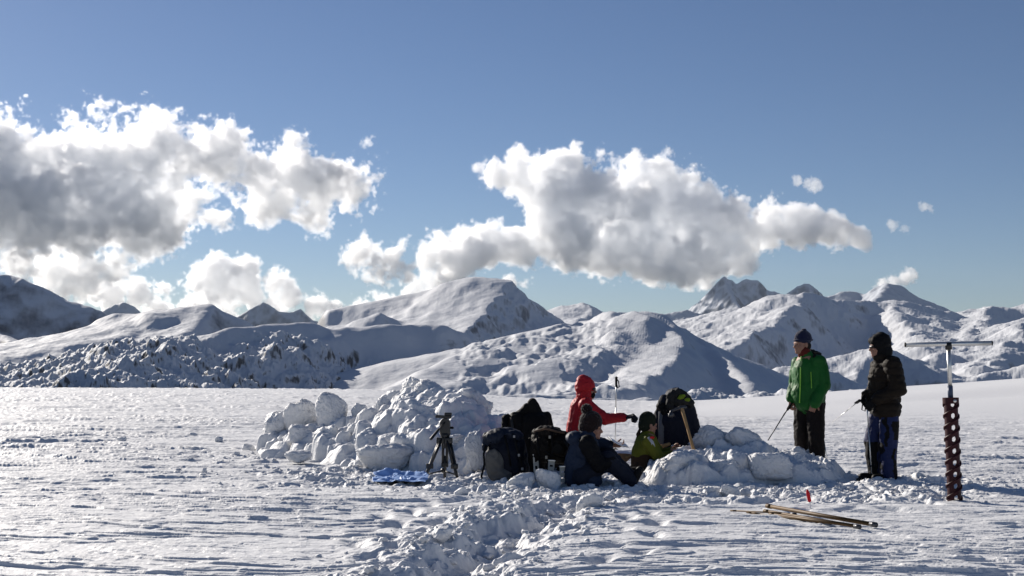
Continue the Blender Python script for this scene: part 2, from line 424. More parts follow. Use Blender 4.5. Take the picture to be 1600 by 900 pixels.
# big shaded massif behind the standing pair
massif('snow_massif', 'large snow mountain with shaded face behind the standing pair',
       [dict(p=[(1020, 510, 5200), (1080, 492, 5000), (1130, 488, 4800), (1180, 478, 4600), (1205, 467, 4500), (1232, 461, 4400), (1262, 458, 4400), (1300, 463, 4500), (1330, 472, 4600), (1365, 468, 4700), (1400, 468, 4800), (1440, 476, 4900), (1475, 482, 5000),
                (1505, 482, 5000), (1540, 474, 5000), (1572, 479, 5000), (1600, 474, 5000), (1680, 462, 5000)], l=0.5,
             r=[.25, .25, .25, .25, .25, .3, .75, .85, .8, .35, .3, .3, .7, .3, .35, .7, .35, .35], round=15),
        dict(p=[(1255, 459, 4400), (1244, 480, 4050), (1215, 498, 3750), (1180, 518, 3450), (1150, 540, 3150), (1120, 560, 2900)], l=0.85, r=0.25, round=8),
        dict(p=[(1385, 468, 4800), (1410, 490, 4300), (1425, 508, 4000), (1440, 530, 3600), (1460, 560, 3200)], l=0.3, r=0.6, round=15),
        dict(p=[(1470, 484, 5000), (1480, 505, 4400), (1455, 525, 3950), (1440, 548, 3550)], l=0.75, r=0.25, round=12),
        dict(p=[(1540, 475, 5000), (1545, 498, 4300), (1520, 520, 3850), (1490, 548, 3400)], l=0.8, r=0.28, round=12),
        dict(p=[(1620, 490, 4000), (1600, 520, 3500), (1570, 545, 3200), (1540, 575, 2900)], l=0.7, r=0.28, round=12),
        dict(p=[(1290, 560, 2900), (1340, 545, 2900), (1370, 536, 2900), (1400, 545, 2900), (1470, 575, 2800), (1540, 580, 2800), (1620, 560, 2800)], l=0.4, r=[.25, .25, .25, .6, .6, .3, .3], round=10),
        dict(p=[(1090, 560, 2750), (1130, 548, 2700), (1150, 545, 2700), (1170, 556, 2700), (1200, 566, 2650), (1240, 560, 2600), (1262, 556, 2600), (1290, 575, 2600)], l=0.4, r=[.25, .25, .3, .7, .3, .3, .5, .6], round=10)],
       (740, 1980), (2150, 6000), M_MASSIF, k=5, cols=1350, rows=340, warp=28.0,
       bumps=(bump_fbm(14, 280, 7, 340, 0.52), bump_ridged(20, 210, 6, 345)))

# dark mountain on the left edge
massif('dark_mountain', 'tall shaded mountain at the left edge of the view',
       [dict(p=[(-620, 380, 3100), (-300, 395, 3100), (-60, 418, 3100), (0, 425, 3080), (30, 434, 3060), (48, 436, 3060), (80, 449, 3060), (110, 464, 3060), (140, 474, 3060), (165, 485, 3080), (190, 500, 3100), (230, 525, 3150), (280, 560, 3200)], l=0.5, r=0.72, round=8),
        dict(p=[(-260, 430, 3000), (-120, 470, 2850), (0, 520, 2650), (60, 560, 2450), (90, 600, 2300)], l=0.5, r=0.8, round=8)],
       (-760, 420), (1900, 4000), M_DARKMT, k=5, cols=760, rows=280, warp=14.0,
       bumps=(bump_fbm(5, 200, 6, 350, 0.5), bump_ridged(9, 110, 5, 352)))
# lit saddle and its dark-sided knoll
massif('snow_saddle', 'sunlit snow saddle rising to a dark-sided knoll at left',
       [dict(p=[(20, 640, 2300), (60, 605, 2320), (95, 575, 2340), (122, 548, 2360), (145, 515, 2400), (160, 492, 2430), (180, 486, 2450), (215, 488, 2450), (250, 488, 2430), (290, 480, 2400), (318, 473, 2400), (335, 472, 2400), (352, 481, 2400), (375, 494, 2400), (398, 507, 2400), (430, 530, 2400), (480, 570, 2400)], l=0.5,
             r=[.8, .8, .8, .6, .3, .16, .15, .15, .15, .17, .25, .6, .85, .85, .85, .85, .85], round=8),
        dict(p=[(332, 472, 2400), (322, 488, 2330), (308, 506, 2240), (285, 528, 2120)], l=0.85, r=0.17, round=5),
        dict(p=[(240, 494, 2400), (222, 506, 2300), (200, 520, 2180)], l=0.7, r=0.17, round=4)],
       (-120, 600), (1850, 3000), M_MASSIF, k=3, cols=640, rows=240, warp=10.0,
       bumps=(bump_fbm(4, 170, 6, 360, 0.5), bump_ridged(5, 110, 5, 365)))

# long shaded hill, its foot broken into snowy boulders and brush
def rubble(X, Y, PX, Z):
    py = 570 - (Z - EYE) / Y * FPX
    m = sstep(0, 22, py - np.interp(PX, [60, 150, 300, 400, 450, 520, 640, 700], [520, 524, 520, 508, 512, 536, 566, 620])) * (1 - sstep(630, 700, PX + 20 * noise2(X / 50, Y / 50, 9)))
    c, s = math.cos(0.6), math.sin(0.6)
    u = X * c + Y * s; v = -X * s + Y * c
    b = 1 - billow2(u / 38, v / 50, 4, 370, 0.5)
    e = 1 - billow2(u / 110, v / 150, 3, 375, 0.5)
    return m * (15.0 * (b - 0.5) * (0.4 + e) + 22 * (e - 0.5) + 1.6 * fbm2(u / 9, v / 9, 4, 377)) + (1 - m) * 2.5 * fbm2(X / 120, Y / 120, 5, 378)
massif('shaded_hill', 'long shaded hill with boulder-strewn snowy foot at left',
       [dict(p=[(-20, 625, 1500), (60, 600, 1550), (90, 585, 1600), (160, 548, 1700), (215, 530, 1800), (290, 524, 1850), (350, 514, 1850), (400, 507, 1900), (440, 502, 1950), (490, 501, 2000), (520, 512, 2000), (560, 508, 2050), (610, 504, 2050), (650, 503, 2100), (690, 505, 2100), (720, 514, 2100), (750, 530, 2100), (790, 560, 2100), (830, 600, 2100)], l=0.45,
             r=[.25, .25, .25, .25, .25, .3, .4, .55, .7, .75, .85, .85, .85, .85, .85, .85, .85, .8, .8], round=8),
        dict(p=[(600, 506, 2050), (545, 520, 2000), (500, 530, 1930), (460, 545, 1800)], l=0.8, r=0.2, round=5),
        dict(p=[(300, 524, 1850), (250, 550, 1600), (200, 585, 1350)], l=0.5, r=0.2, round=8)],
       (-420, 1200), (1000, 2500), M_RUBBLE, k=3, cols=1700, rows=420, warp=8.0, bumps=(rubble,))

# white hill right of the middle
def hollows(X, Y, PX, Z):
    h = fbm2(X / 60, Y / 100, 4, 380, 0.5)
    m = sstep(680, 740, PX) * (1 - sstep(930, 1010, PX))
    return 10.5 * m * np.clip(h, -0.6, 0.40) + 1.2 * fbm2(X / 60, Y / 60, 5, 385) - 6.5 * (billow2(X / 46 + Y / 80, Y / 300, 4, 388) - 0.3) * sstep(880, 950, PX) * (1 - 0.5 * sstep(1060, 1100, PX))
massif('white_hill', 'bright white hill with small hollows in the middle distance',
       [dict(p=[(540, 640, 1250), (600, 610, 1350), (620, 602, 1400), (655, 588, 1500), (690, 566, 1600), (720, 551, 1650), (755, 536, 1700), (800, 531, 1750), (850, 531, 1800), (890, 524, 1820), (930, 508, 1850), (965, 495, 1850), (995, 484, 1850), (1012, 487, 1850), (1040, 492, 1850), (1062, 506, 1850), (1090, 528, 1850), (1120, 552, 1850), (1150, 572, 1850), (1185, 600, 1850), (1215, 625, 1850)], l=0.5,
             r=[.15] * 12 + [.18, .2, .3, .6, .8, .8, .8, .8, .8], round=8),
        dict(p=[(1030, 491, 1850), (1048, 505, 1790), (1062, 530, 1680), (1052, 560, 1520), (1020, 585, 1370), (980, 605, 1250)], l=0.8, r=0.16, round=6),
        dict(p=[(1090, 528, 1850), (1135, 560, 1650), (1180, 600, 1500)], l=0.75, r=0.6, round=4),
        dict(p=[(985, 489, 1850), (978, 512, 1760), (955, 535, 1650), (925, 552, 1560)], l=0.4, r=0.2, round=6)],
       (200, 1460), (800, 2300), M_HILL, k=3, cols=1500, rows=380, warp=6.0, bumps=(hollows,))
massif('rocky_knoll', 'low snowy knolls just beyond the snowfield edge',
       [dict(p=[(1020, 640, 1050), (1060, 622, 1050), (1085, 610, 1050), (1110, 604, 1060), (1130, 612, 1050), (1150, 625, 1050)], l=0.35, r=[.3, .3, .3, .5, .8, .8], round=4),
        dict(p=[(1170, 618, 1050), (1200, 610, 1080), (1240, 605, 1080), (1300, 612, 1100), (1400, 606, 1150)], l=0.35, r=0.45, round=6),
        dict(p=[(740, 640, 1000), (790, 616, 1000), (830, 611, 1000), (900, 613, 1000), (960, 620, 1000), (1010, 618, 1000)], l=0.35, r=0.75, round=5)],
       (440, 1750), (850, 1300), M_RUBBLE, k=2, cols=1100, rows=160, warp=4.0,
       bumps=(bump_fbm(1.6, 30, 5, 390), lambda X, Y, PX, Z: 5.0 * (0.5 - billow2(X / 22, Y / 26, 4, 392)) * sstep(1040, 1080, PX)))

# ------------------------------------------------------------------ thin air between here and the far peaks
def haze():
    bm = bmesh.new(); bmesh.ops.create_cube(bm, size=1.0, matrix=Matrix.Translation((0, 0, 67)) @ Matrix.Diagonal((20600, 20600, 1180, 1)))
    me = bpy.data.meshes.new('haze'); bm.to_mesh(me); bm.free()
    m = bpy.data.materials.new('haze'); m.use_nodes = True; nt = m.node_tree; nt.nodes.remove(nt.nodes['Principled BSDF'])
    v = nt.nodes.new('ShaderNodeVolumePrincipled'); v.inputs['Color'].default_value = (0.80, 0.90, 1.0, 1); v.inputs['Density'].default_value = HAZE; v.inputs['Anisotropy'].default_value = 0.0
    nt.links.new(v.outputs[0], nt.nodes['Material Output'].inputs['Volume'])
    o = link('haze', me, m); tag(o, 'thin bluish haze over the mountains', None, None, 'stuff')
HAZE = 1.3e-5
haze()
# ------------------------------------------------------------------ clouds: real volumes of droplets
def mat_cloud(name, k):
    m = bpy.data.materials.new(name); m.use_nodes = True
    nt = m.node_tree; nt.nodes.remove(nt.nodes['Principled BSDF'])
    v = nt.nodes.new('ShaderNodeVolumePrincipled')
    v.inputs['Color'].default_value = (0.988, 0.993, 1.0, 1); v.inputs['Density'].default_value = k
    v.inputs['Anisotropy'].default_value = 0.5
    nt.links.new(v.outputs[0], nt.nodes['Material Output'].inputs['Volume'])
    return m
M_CLOUD = mat_cloud('cloud_droplets', 0.016)
def cloud(name, label, D, puffs, pad, voxel, seed, amp=0.9, wl=600.0, dens=1.0, fine=1.0):
    """puffs: (px, py, radius px, depth offset m). A volume grid: distance to the puffs, eaten away by turbulence"""
    pts = []; rad = []
    for px, py, r, off in puffs:
        pts.append(at(px, py, D + off)); rad.append(r * D / FPX)
    me = bpy.data.meshes.new(name); me.from_pydata([tuple(p) for p in pts], [], [])
    at_r = me.attributes.new('puff', 'FLOAT', 'POINT'); at_r.data.foreach_set('value', rad)
    o = link(name, me, M_CLOUD)
    ng = bpy.data.node_groups.new(name, 'GeometryNodeTree')
    ng.interface.new_socket('Geometry', in_out='INPUT', socket_type='NodeSocketGeometry')
    ng.interface.new_socket('Geometry', in_out='OUTPUT', socket_type='NodeSocketGeometry')
    N = ng.nodes.new; L = ng.links.new
    gi = N('NodeGroupInput'); go = N('NodeGroupOutput')
    vc = N('GeometryNodeVolumeCube')
    lo = [min(p[i] - r * pad for p, r in zip(pts, rad)) for i in range(3)]
    hi = [max(p[i] + r * pad for p, r in zip(pts, rad)) for i in range(3)]
    vc.inputs['Min'].default_value = lo; vc.inputs['Max'].default_value = hi
    for i, ax in enumerate('XYZ'):
        vc.inputs['Resolution ' + ax].default_value = max(8, int((hi[i] - lo[i]) / voxel))
    pos = N('GeometryNodeInputPosition')
    # slow turbulence warps the lookup, so that puffs are not spheres
    nw = N('ShaderNodeTexNoise'); nw.inputs['Scale'].default_value = 1 / (wl * 1.2); nw.inputs['Detail'].default_value = 3
    off = N('ShaderNodeVectorMath'); off.operation = 'ADD'; off.inputs[1].default_value = (seed * 1733.0, 0, 0)
    L(pos.outputs[0], off.inputs[0]); L(off.outputs[0], nw.inputs['Vector'])
    sub = N('ShaderNodeVectorMath'); sub.operation = 'SUBTRACT'; sub.inputs[1].default_value = (0.5, 0.5, 0.5)
    L(nw.outputs['Color'], sub.inputs[0])
    sc = N('ShaderNodeVectorMath'); sc.operation = 'SCALE'; sc.inputs['Scale'].default_value = wl * 0.55
    L(sub.outputs[0], sc.inputs[0])
    wp = N('ShaderNodeVectorMath'); wp.operation = 'ADD'; L(pos.outputs[0], wp.inputs[0]); L(sc.outputs[0], wp.inputs[1])
    # union of puffs: max over 1 - d / r
    acc = None
    for p, r in zip(pts, rad):
        dn = N('ShaderNodeVectorMath'); dn.operation = 'DISTANCE'; dn.inputs[1].default_value = p; L(wp.outputs[0], dn.inputs[0])
        mm = N('ShaderNodeMath'); mm.operation = 'MULTIPLY_ADD'; mm.inputs[1].default_value = -1.0 / r; mm.inputs[2].default_value = 1.0
        L(dn.outputs['Value'], mm.inputs[0])
        if acc is None: acc = mm
        else:
            mx = N('ShaderNodeMath'); mx.operation = 'SMOOTH_MAX'; mx.inputs[2].default_value = 0.25
            L(acc.outputs[0], mx.inputs[0]); L(mm.outputs[0], mx.inputs[1]); acc = mx
    tot = acc
    for q, (f, am, det, ro) in enumerate(((0.75, 1.5 * amp, 3, 0.5), (0.26 * fine, 1.25 * amp, 6, 0.62), (0.11 * fine, 0.75 * amp, 5, 0.65))):
        nz = N('ShaderNodeTexNoise'); nz.inputs['Scale'].default_value = 1 / (wl * f); nz.inputs['Detail'].default_value = det; nz.inputs['Roughness'].default_value = ro
        L(off.outputs[0], nz.inputs['Vector'])
        s2 = N('ShaderNodeMath'); s2.operation = 'MULTIPLY_ADD'; s2.inputs[1].default_value = 2 * am; s2.inputs[2].default_value = -am * 1.04
        L(nz.outputs['Fac'], s2.inputs[0])
        ad = N('ShaderNodeMath'); ad.operation = 'ADD'; L(tot.outputs[0], ad.inputs[0]); L(s2.outputs[0], ad.inputs[1]); tot = ad
    mr = N('ShaderNodeMapRange'); mr.interpolation_type = 'SMOOTHSTEP'
    mr.inputs['From Min'].default_value = 0.0; mr.inputs['From Max'].default_value = 0.12
    mr.inputs['To Max'].default_value = dens
    L(ad.outputs[0], mr.inputs['Value'])
    L(mr.outputs[0], vc.inputs['Density'])
    sm = N('GeometryNodeSetMaterial'); sm.inputs['Material'].default_value = M_CLOUD
    L(vc.outputs[0], sm.inputs['Geometry']); L(sm.outputs[0], go.inputs[0])
    md = o.modifiers.new('droplets', 'NODES'); md.node_group = ng
    return tag(o, label, 'cloud', None, 'stuff')

D1 = 11000
cloud('cloud', 'large white cumulus cloud drifting over the peaks at right', D1,
      [(775, 262, 26, 0), (815, 268, 36, 0), (855, 270, 36, 100), (835, 300, 32, 0), (890, 300, 55, 0), (940, 305, 55, -100), (990, 320, 58, 0), (1040, 325, 55, 0), (1090, 340, 55, 0),
       (860, 345, 50, -100), (910, 370, 52, -200), (960, 385, 52, -100), (1010, 385, 50, 0), (1060, 395, 48, 0), (1110, 400, 42, 0), (800, 375, 40, 0), (760, 390, 36, 0), (720, 400, 40, 100), (670, 395, 38, 0), (620, 400, 40, 0), (575, 395, 34, 0),
       (1125, 365, 48, 0), (1150, 352, 48, 0), (1178, 358, 46, 0), (1205, 350, 44, 0), (1250, 345, 36, 0), (1300, 355, 30, 0), (1340, 370, 18, 0), (1160, 395, 36, 0), (640, 425, 24, 0), (700, 428, 22, 0)],
      1.25, 12.0, 3)
cloud('cloud', 'huge grey-bellied cumulus cloud above the dark mountain at left', 16000,
      [(-260, 250, 90, 0), (-160, 270, 100, 0), (-60, 260, 85, 0), (0, 250, 62, 0), (60, 255, 58, 0), (120, 240, 52, 0), (180, 240, 55, 100), (240, 235, 52, 0), (300, 240, 52, 100), (350, 255, 48, 0), (400, 270, 42, 0),
       (0, 320, 80, -200), (70, 330, 75, -300), (140, 325, 70, -300), (200, 320, 62, -200), (250, 330, 52, -100), (300, 305, 46, 0), (-100, 340, 80, -200), (10, 365, 42, -200), (220, 368, 36, -200), (265, 368, 30, -200),
       (460, 265, 42, 100), (500, 290, 44, 0), (545, 280, 44, 0), (570, 285, 28, 0), (440, 320, 36, 0), (490, 340, 32, 0), (415, 335, 24, 0), (330, 330, 30, 0),
       (20, 420, 36, 0), (70, 425, 34, 0), (120, 430, 34, 0), (175, 420, 36, -300), (-60, 420, 50, 0)],
      1.2, 16.0, 5, wl=850.0, dens=0.55, fine=0.72)
cloud('cloud', 'low white cloud bank on the skyline behind the left hills', 18000,
      [(170, 465, 26, 0), (215, 465, 24, 0), (260, 455, 28, 0), (300, 440, 32, 0), (340, 430, 32, 0), (380, 425, 28, 0), (345, 462, 32, 0), (390, 455, 26, 0), (430, 445, 22, 0), (455, 462, 22, 0), (485, 480, 22, 0), (520, 485, 22, 0), (560, 478, 24, 0), (600, 472, 26, 0), (640, 465, 26, 0), (680, 450, 22, 0), (790, 440, 18, 0), (815, 440, 16, 0), (300, 470, 30, 0), (250, 480, 24, 0), (420, 480, 20, 0)],
      1.3, 20.0, 8, wl=740.0, dens=0.7)

cloud('cloud', 'tiny white wisp of cloud above the right end of the large cloud', D1, [(1246, 282, 9, 0), (1262, 287, 9, 0), (1274, 290, 9, 0)], 1.5, 9.0, 12, wl=140.0, dens=0.7)
cloud('cloud', 'tiny pale wisp of cloud alone in the sky at far right', D1, [(1396, 352, 10, 0), (1412, 357, 9, 0)], 1.5, 9.0, 13, wl=140.0, dens=0.4)
cloud('cloud', 'tiny white puff of cloud farthest to the right in the sky', D1, [(1444, 324, 8, 0), (1454, 328, 8, 0)], 1.5, 9.0, 14, wl=130.0, dens=0.6)
cloud('cloud', 'small white cloud rising behind the far ridge at right', D1 + 1500, [(1380, 448, 14, 0), (1398, 440, 14, 0), (1414, 433, 12, 0), (1426, 430, 7, 0)], 1.4, 10.0, 15, wl=200.0)
# ------------------------------------------------------------------ dug-out snow: piles, blocks, crumbs
M_BLOCK = mat_snow('dug_snow', scales=((9, 0.022), (34, 0.009)), col=(0.73, 0.735, 0.745), sss=0.0)
def lumpy_mound(name, label, x0, x1, y0, y1, step, prof, nlump, rmin, rmax, seed, sink=0.12):
    rs = np.random.RandomState(seed)
    xs = np.arange(x0, x1, step); ys = np.arange(y0, y1, step)
    X, Y = np.meshgrid(xs, ys)
    G = ground_height(X, Y)
    P = prof(X, Y)
    Xw = X + 0.05 * fbm2(X * 3, Y * 3, 2, seed) ; Yw = Y + 0.05 * fbm2(X * 3, Y * 3, 2, seed + 7)
    Z = P + 0.08 * (0.5 - billow2(X * 2.2, Y * 2.2, 3, seed + 3)) * sstep(0, 0.25, P)
    done = 0
    while done < nlump:
        cx, cy = rs.uniform(x0, x1), rs.uniform(y0, y1)
        p = float(prof(np.array([cx]), np.array([cy]))[0])
        if p < 0.03 or rs.rand() > 0.25 + p * 2: continue
        done += 1
        r = rmin * (rmax / rmin) ** (rs.rand() ** 3.6)
        el = rs.uniform(0.75, 1.35); ro = rs.uniform(0, math.pi); tx, ty = rs.normal(0, 0.25, 2)
        zc = p - 0.42 * r + rs.uniform(-0.3, 0.2) * r
        i0, i1 = np.searchsorted(xs, [cx - r * 1.5, cx + r * 1.5]); j0, j1 = np.searchsorted(ys, [cy - r * 1.5, cy + r * 1.5])
        if i1 - i0 < 2 or j1 - j0 < 2: continue
        dx = Xw[j0:j1, i0:i1] - cx; dy = Yw[j0:j1, i0:i1] - cy
        c, s = math.cos(ro), math.sin(ro)
        u = (dx * c + dy * s) / el; v = (-dx * s + dy * c) * el
        q = 1 - np.abs(u / r) ** 2.6 - np.abs(v / r) ** 2.6
        cap = np.where(q > 0, zc + r * 0.85 * np.clip(q, 0, 1) ** 0.42 + tx * dx + ty * dy, -9)
        Z[j0:j1, i0:i1] = np.maximum(Z[j0:j1, i0:i1], cap)
    Z = Z + (0.016 * fbm2(X * 9, Y * 9, 4, seed + 5, 0.6) + 0.02 * fbm2(X * 4, Y * 4, 2, seed + 9) + 0.03 * (0.3 - billow2(X * 6, Y * 6, 3, seed + 4))) * sstep(0, 0.1, P)
    for it in range(1):
        Z[1:-1, 1:-1] = 0.4 * Z[1:-1, 1:-1] + 0.15 * (Z[:-2, 1:-1] + Z[2:, 1:-1] + Z[1:-1, :-2] + Z[1:-1, 2:])
    Z = G + Z - sink * (1 - sstep(0.0, 0.06, P))
    o = link(name, grid_mesh(name, X, Y, Z), M_BLOCK)
    return tag(o, label, 'snow pile')
def pile_left(x, y):
    d = 19.0
    px = 800 + x / y * FPX
    h = np.interp(px, [395, 430, 480, 545, 575, 600, 640, 690, 740, 780, 815, 850], [0, 0.16, 0.34, 0.42, 0.50, 0.72, 0.94, 0.92, 0.68, 0.36, 0.12, 0])
    yf = np.interp(px, [395, 480, 560, 700, 800], [19.2, 18.3, 17.0, 16.5, 16.4])
    yc = np.interp(px, [395, 480, 560, 640, 800], [20.3, 20.0, 19.4, 19.0, 18.2])
    f = sstep(0, 1, np.clip((y - yf) / (yc - yf), 0, 1)) * (1 - sstep(yc + 0.3, yc + 2.0, y))
    low = 0.16 * np.exp(-((y - yf - 0.6) / 0.8) ** 2) * sstep(420, 560, px) * (1 - sstep(780, 830, px))
    return h * (0.25 * sstep(0, 0.2, np.clip((y - yf) / (yc - yf), 0, 1)) * (f > 0) + 0.75 * f) * 1.0 + low * 0.5
def pile_right(x, y):
    px = 800 + x / y * FPX
    h = np.interp(px, [1003, 1022, 1045, 1090, 1140, 1180, 1220, 1260, 1295, 1325], [0, 0.10, 0.22, 0.30, 0.36, 0.30, 0.22, 0.14, 0.08, 0])
    yf = np.interp(px, [985, 1100, 1300], [14.75, 14.55, 14.75]); yc = np.interp(px, [985, 1140, 1300], [15.4, 15.7, 15.5])
    t = np.clip((y - yf) / (yc - yf), 0, 1)
    return h * (0.35 * sstep(0, 0.25, t) + 0.65 * sstep(0.1, 1, t)) * (1 - sstep(yc + 0.1, yc + 0.9, y))
lumpy_mound('snow_pile', 'tall heap of dug-out snow lumps behind the tripod', -4.6, 0.6, 15.9, 21.6, 0.0125, pile_left, 2600, 0.018, 0.30, 11)
lumpy_mound('snow_pile', 'lower heap of dug-out snow in front of the person in the green jacket', 1.25, 4.3, 14.2, 16.8, 0.0115, pile_right, 1700, 0.016, 0.24, 12)

_ico = {}
def ico(n):
    if n not in _ico:
        bm = bmesh.new(); bmesh.ops.create_icosphere(bm, subdivisions=n, radius=1.0)
        co = np.array([v.co[:] for v in bm.verts]); f = np.array([[v.index for v in q.verts] for q in bm.faces]); bm.free()
        _ico[n] = (co, f)
    return _ico[n]
def chunk_mesh(name, hx, hy, hz, seed, nsub=5, planes=16, sharp=9.0, noise=0.075):
    """a broken block: soft intersection of random planes, then worn by noise"""
    rs = np.random.RandomState(seed)
    co, f = ico(nsub)
    nrm = rs.normal(size=(planes, 3)); nrm /= np.linalg.norm(nrm, axis=1)[:, None]
    nrm = np.concatenate([nrm, [[1, .1, 0], [-1, 0, .1], [0, 1, .1], [0, -1, 0], [.1, 0, 1], [0, 0, -1]]]); nrm /= np.linalg.norm(nrm, axis=1)[:, None]
    dist = np.concatenate([rs.uniform(0.66, 1.05, planes), np.full(6, 0.95)])
    c = np.maximum(co @ nrm.T, 0.02) / dist[None]
    r = (c ** sharp).sum(1) ** (-1 / sharp)
    r = r * (1 + noise * 1.5 * fbm3(co * 1.7, 3, seed) + noise * 1.1 * np.abs(fbm3(co * 4, 3, seed + 3)) + noise * 1.0 * fbm3(co * 11, 3, seed + 5, 0.6))
    p = co * r[:, None]; p = p / np.abs(p).max(0) * np.array([hx, hy, hz])
    return quads(name, p, f)
def block(rect, d, label, seed, depth=0.75, group=None, rot=None, name='snow_block'):
    x0, y0, x1, y1 = rect
    a, b = at(x0, y1, d), at(x1, y0, d)
    hx, hz = (b.x - a.x) / 2, (b.z - a.z) / 2
    me = chunk_mesh(name, hx * 1.08, max(hx, hz) * depth, hz * 1.08, seed)
    o = link(name, me, M_BLOCK); o.location = (a + b) / 2
    q = random.Random(seed); o.rotation_euler = [(rot or (0, 0, 0))[i] + q.uniform(-1, 1) * (.2, .25, .4)[i] for i in range(3)]
    return tag(o, label, 'snow block', group)
GA, GB = 'snow blocks in the tall heap', 'snow blocks in the lower heap'
LA, LB = 'white lump of dug-out snow bedded in the tall heap behind the tripod', 'white lump of dug-out snow bedded in the lower heap near the green jacket'
block((485, 613, 547, 668), 19.6, 'big rounded snow block standing on edge at the left end of the tall heap', 131, 0.5, GA, (0, 0.2, 0))
block((442, 622, 494, 684), 20.1, 'upright pale snow slab leaning left of the big rounded block', 2, 0.5, GA, (0, 0.12, 0))
block((410, 643, 452, 691), 20.3, 'leftmost snow block of the tall heap beside the upright slab', 3, 0.7, GA)
block((449, 662, 490, 704), 18.9, 'jagged snow block below the upright slab', 4, 0.7, GA)
block((558, 690, 646, 740), 16.75, 'wide grey-shaded snow boulder left of the tripod feet', 5, 0.6, GA)
block((628, 672, 680, 735), 17.1, 'tall snow block directly behind the tripod legs', 6, 0.6, GA)
block((727, 674, 760, 734), 16.1, 'white snow slab standing between the tripod and the navy backpack', 7, 0.5, GA, (0, -0.1, 0))
block((642, 596, 704, 640), 18.9, 'topmost rounded snow block of the tall heap', 8, 0.8, GA, (0, 0.2, 0))
block((700, 608, 768, 660), 18.3, 'shaded snow slab sloping down the right side of the tall heap', 9, 0.7, GA, (0, 0.45, 0))
block((446, 702, 487, 723), 17.6, 'small pointed snow lump lying before the left end of the tall heap', 10, 0.9, GA)
for k, (r, d) in enumerate([((546, 632, 582, 662), 19.4), ((580, 622, 622, 664), 19.0), ((620, 590, 676, 634), 19.2), ((738, 622, 772, 650), 18.6),
                            ((487, 667, 540, 700), 18.4), ((538, 662, 574, 690), 18.2), ((575, 655, 622, 684), 18.0), ((548, 605 + 60, 600, 690), 18.4),
                            ((690, 676, 735, 706), 16.9)]):
    block(r, d, LA, 40 + k, 0.8, GA, (0, random.Random(k).uniform(-.4, .4), k * 1.3))
block((1086, 663, 1150, 712), 15.75, 'sunlit pointed snow block on top of the lower heap', 20, 0.7, GB, (0, 0.25, 0))
block((1132, 666, 1196, 718), 15.6, 'shaded snow block sloping right of the pointed one on the lower heap', 21, 0.7, GB, (0, 0.4, 0))
block((1165, 706, 1235, 758), 14.75, 'big pale snow block at the front of the lower heap', 22, 0.6, GB)
block((1024, 704, 1100, 758), 15.0, 'broad rough snow block at the left end of the lower heap', 23, 0.6, GB, (0, -0.2, 0))
block((1126, 757, 1160, 782), 13.2, 'largest of three snow lumps lying before the lower heap', 24, 0.9, 'three snow lumps before the lower heap')
block((1104, 760, 1129, 779), 13.3, 'left of three snow lumps lying before the lower heap', 25, 0.9, 'three snow lumps before the lower heap')
block((1155, 763, 1175, 779), 13.3, 'right and smallest of three snow lumps before the lower heap', 26, 0.9, 'three snow lumps before the lower heap')
block((832, 733, 877, 766), 14.35, 'tilted flat snow slab in front of the metal stakes', 27, 0.5, None, (0, 0.35, 0))
block((790, 740, 838, 772), 14.3, 'low snow lump in front of the navy backpack', 28, 0.9)
block((886, 734, 926, 768), 14.9, 'bluish shaded snow lump beside the seated person in blue', 29, 0.5, None, (0, 0.3, 0))
for k, (r, d) in enumerate([((1262, 722, 1292, 744), 15.2), ((1228, 706, 1264, 738), 15.3), ((1110, 716, 1160, 752), 14.9)]):
    block(r, d, LB, 70 + k, 0.8, GB, (0, random.Random(k + 50).uniform(-.4, .4), k * 1.1))
for k, (px, py, w, lab) in enumerate([(392, 705, 22, 'small snow lump lying alone left of the tall heap'), (194, 690, 14, 'lone snow chip far out on the left snowfield'), (344, 690, 16, 'small snow crumb between the lone chip and the tall heap'),
                                     (305, 682, 14, 'tiny snow crumb left of the tall heap'), (722, 774, 24, 'snow lump on the trail edge in front of the tripod'), (790, 778, 14, 'small upright snow chip near the trail'),
                                     (600, 852, 16, 'small snow lump at left of the trail'), (690, 850, 36, 'large crumbly snow lump left of the trail trench'), (920, 790, 44, 'crumbly snow lump at the far end of the trail')]):
    x, y = flat(px, py); h = w / FPX * y / 2
    o = link('snow_block', chunk_mesh('snow_block', h, h, h * 0.75, 90 + k, 4), M_BLOCK); o.location = (x, y, gz(x, y) + h * 0.35); tag(o, lab, 'snow block')

